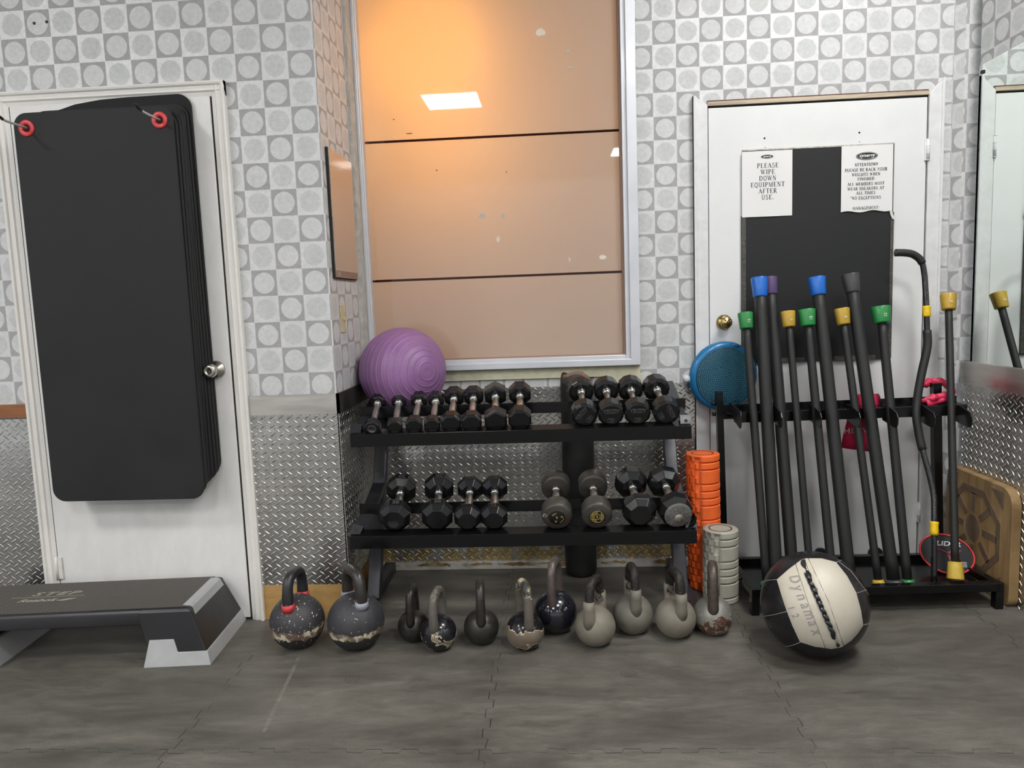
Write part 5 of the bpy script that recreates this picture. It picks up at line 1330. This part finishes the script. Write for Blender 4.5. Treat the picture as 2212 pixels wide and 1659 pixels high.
b = MB(); vs = [None]; NR = 22; vs = [on(cu, cv, Rb * 1.012)]
for j in range(1, NR + 1):
    f = j / NR
    for (u, v) in fine:
        uu = cu + (u - cu) * f; vv = cv + (v - cv) * f
        q = V((uu, vv)) - V(seam0[:2]); along = q.dot(V(sd_[:2])); ac = q.dot(V(sn_[:2]))
        h = 1.012 - .016 * math.exp(-(ac / .07) ** 2) + .0035 * math.sin(along * 22 + 2 * math.sin(ac * 6)) * math.exp(-(ac / .22) ** 2)
        if j == NR: h = 1.001
        elif j == NR - 1: h = min(h, 1.008)
        vs.append(on(uu, vv, Rb * h))
m_ = len(fine); fs = [(0, 1 + k, 1 + (k + 1) % m_) for k in range(m_)]
for j in range(NR - 1):
    for k in range(m_): fs.append((1 + j * m_ + k, 1 + (j + 1) * m_ + k, 1 + (j + 1) * m_ + (k + 1) % m_, 1 + j * m_ + (k + 1) % m_))
b.add(vs, fs, True)
b.build('cream_panel', mat('cream_vinyl', (.60, .555, .46), .42, var=.05, scale=12, bmp=.12, bscale=60), t)
thr_w = mat('grey_thread', (.42, .40, .40), .6); thr_d = mat('dark_thread', (.03, .028, .03), .7)
def px_line(ps, n=12):
    out = []
    for a, q in zip(ps, ps[1:]):
        for k in range(n): out.append((a[0] + (q[0] - a[0]) * k / n, a[1] + (q[1] - a[1]) * k / n))
    return out + [ps[-1]]
b = MB()
for ps in ([(1717, 1213), (1744, 1297), (1783, 1400)], [(1746, 1206), (1790, 1300), (1823, 1396)]):
    b.tube([on(*sc_(*p), Rb * 1.0105) for p in px_line(ps)], .0008, 5)
for ps in ([(1732, 1208), (1742, 1238)], [(1738, 1207), (1748, 1237)], [(1801, 1372), (1808, 1398)], [(1806, 1372), (1813, 1397)]):
    b.tube([on(*sc_(*p), Rb * 1.006) for p in px_line(ps)], .0006, 5)
b.build('panel_stitching', thr_d, t)
b = MB()
for ps in ([(1645, 1257), (1662, 1253), (1678, 1252)], [(1645, 1332), (1672, 1328), (1699, 1321)], [(1694, 1398), (1712, 1394), (1728, 1388)], [(1807, 1214), (1820, 1209)], [(1851, 1281), (1878, 1272)], [(1866, 1350), (1880, 1346)],
           [(1812, 1213), (1838, 1233), (1860, 1262), (1878, 1285)]):
    b = MB(); b.tube([on(*sc_(*p), Rb * 1.0015) for p in px_line(ps, 8)], .0009, 5)
    b.build('seam_stitching', thr_w, t)
b = MB(); NL = 9
for i in range(NL):
    f0 = i / NL; c0 = V(sc_(1743 + 57 * f0, 1240 + 130 * f0)); c1 = V(sc_(1743 + 57 * (f0 + 1 / NL), 1240 + 130 * (f0 + 1 / NL)))
    w0 = .045
    a_ = on(c0[0] - w0 * .9, c0[1] + .02, Rb * 1.004); q_ = on(c1[0] + w0 * .8, c1[1] - .0, Rb * 1.004); mid = on((c0[0] + c1[0]) / 2, (c0[1] + c1[1]) / 2, Rb * 1.022)
    b.tube([a_, a_.lerp(mid, .5) + fw * .001, mid, q_.lerp(mid, .5) + fw * .001, q_], [.003, .0062, .0075, .0062, .003], 10)
b.build('lacing', mat('lace_black', (.012, .012, .018), .18, coat=.3), t)
def surf_text(s, px0, px1, size, m, nm, off=.0006):
    """lettering wrapped on the panel, running from px0 to px1"""
    u0, v0 = sc_(*px0); u1, v1 = sc_(*px1); n = len(s)
    for k, ch in enumerate(s):
        if ch == ' ': continue
        f = (k + .5) / n; u = u0 + (u1 - u0) * f; v = v0 + (v1 - v0) * f
        P_ = on(u, v, Rb * 1.0155); nr = (on(u, v) - bk).normalized()
        dr_ = (on(u1, v1) - on(u0, v0)).normalized(); dr_ = (dr_ - nr * dr_.dot(nr)).normalized()
        Mx = Matrix((dr_, nr.cross(dr_), nr)).transposed().to_4x4(); Mx.translation = P_
        text(nm, ch, size, Mx, m, t, .0002, off, .2, .8)
pgrey = mat('faded_print', (.33, .31, .29), .6)
surf_text('Dynamax', (1712, 1240), (1768, 1374), .050, pgrey, 'printed_letter')
surf_text('12', (1703, 1304), (1722, 1338), .034, pgrey, 'printed_number')
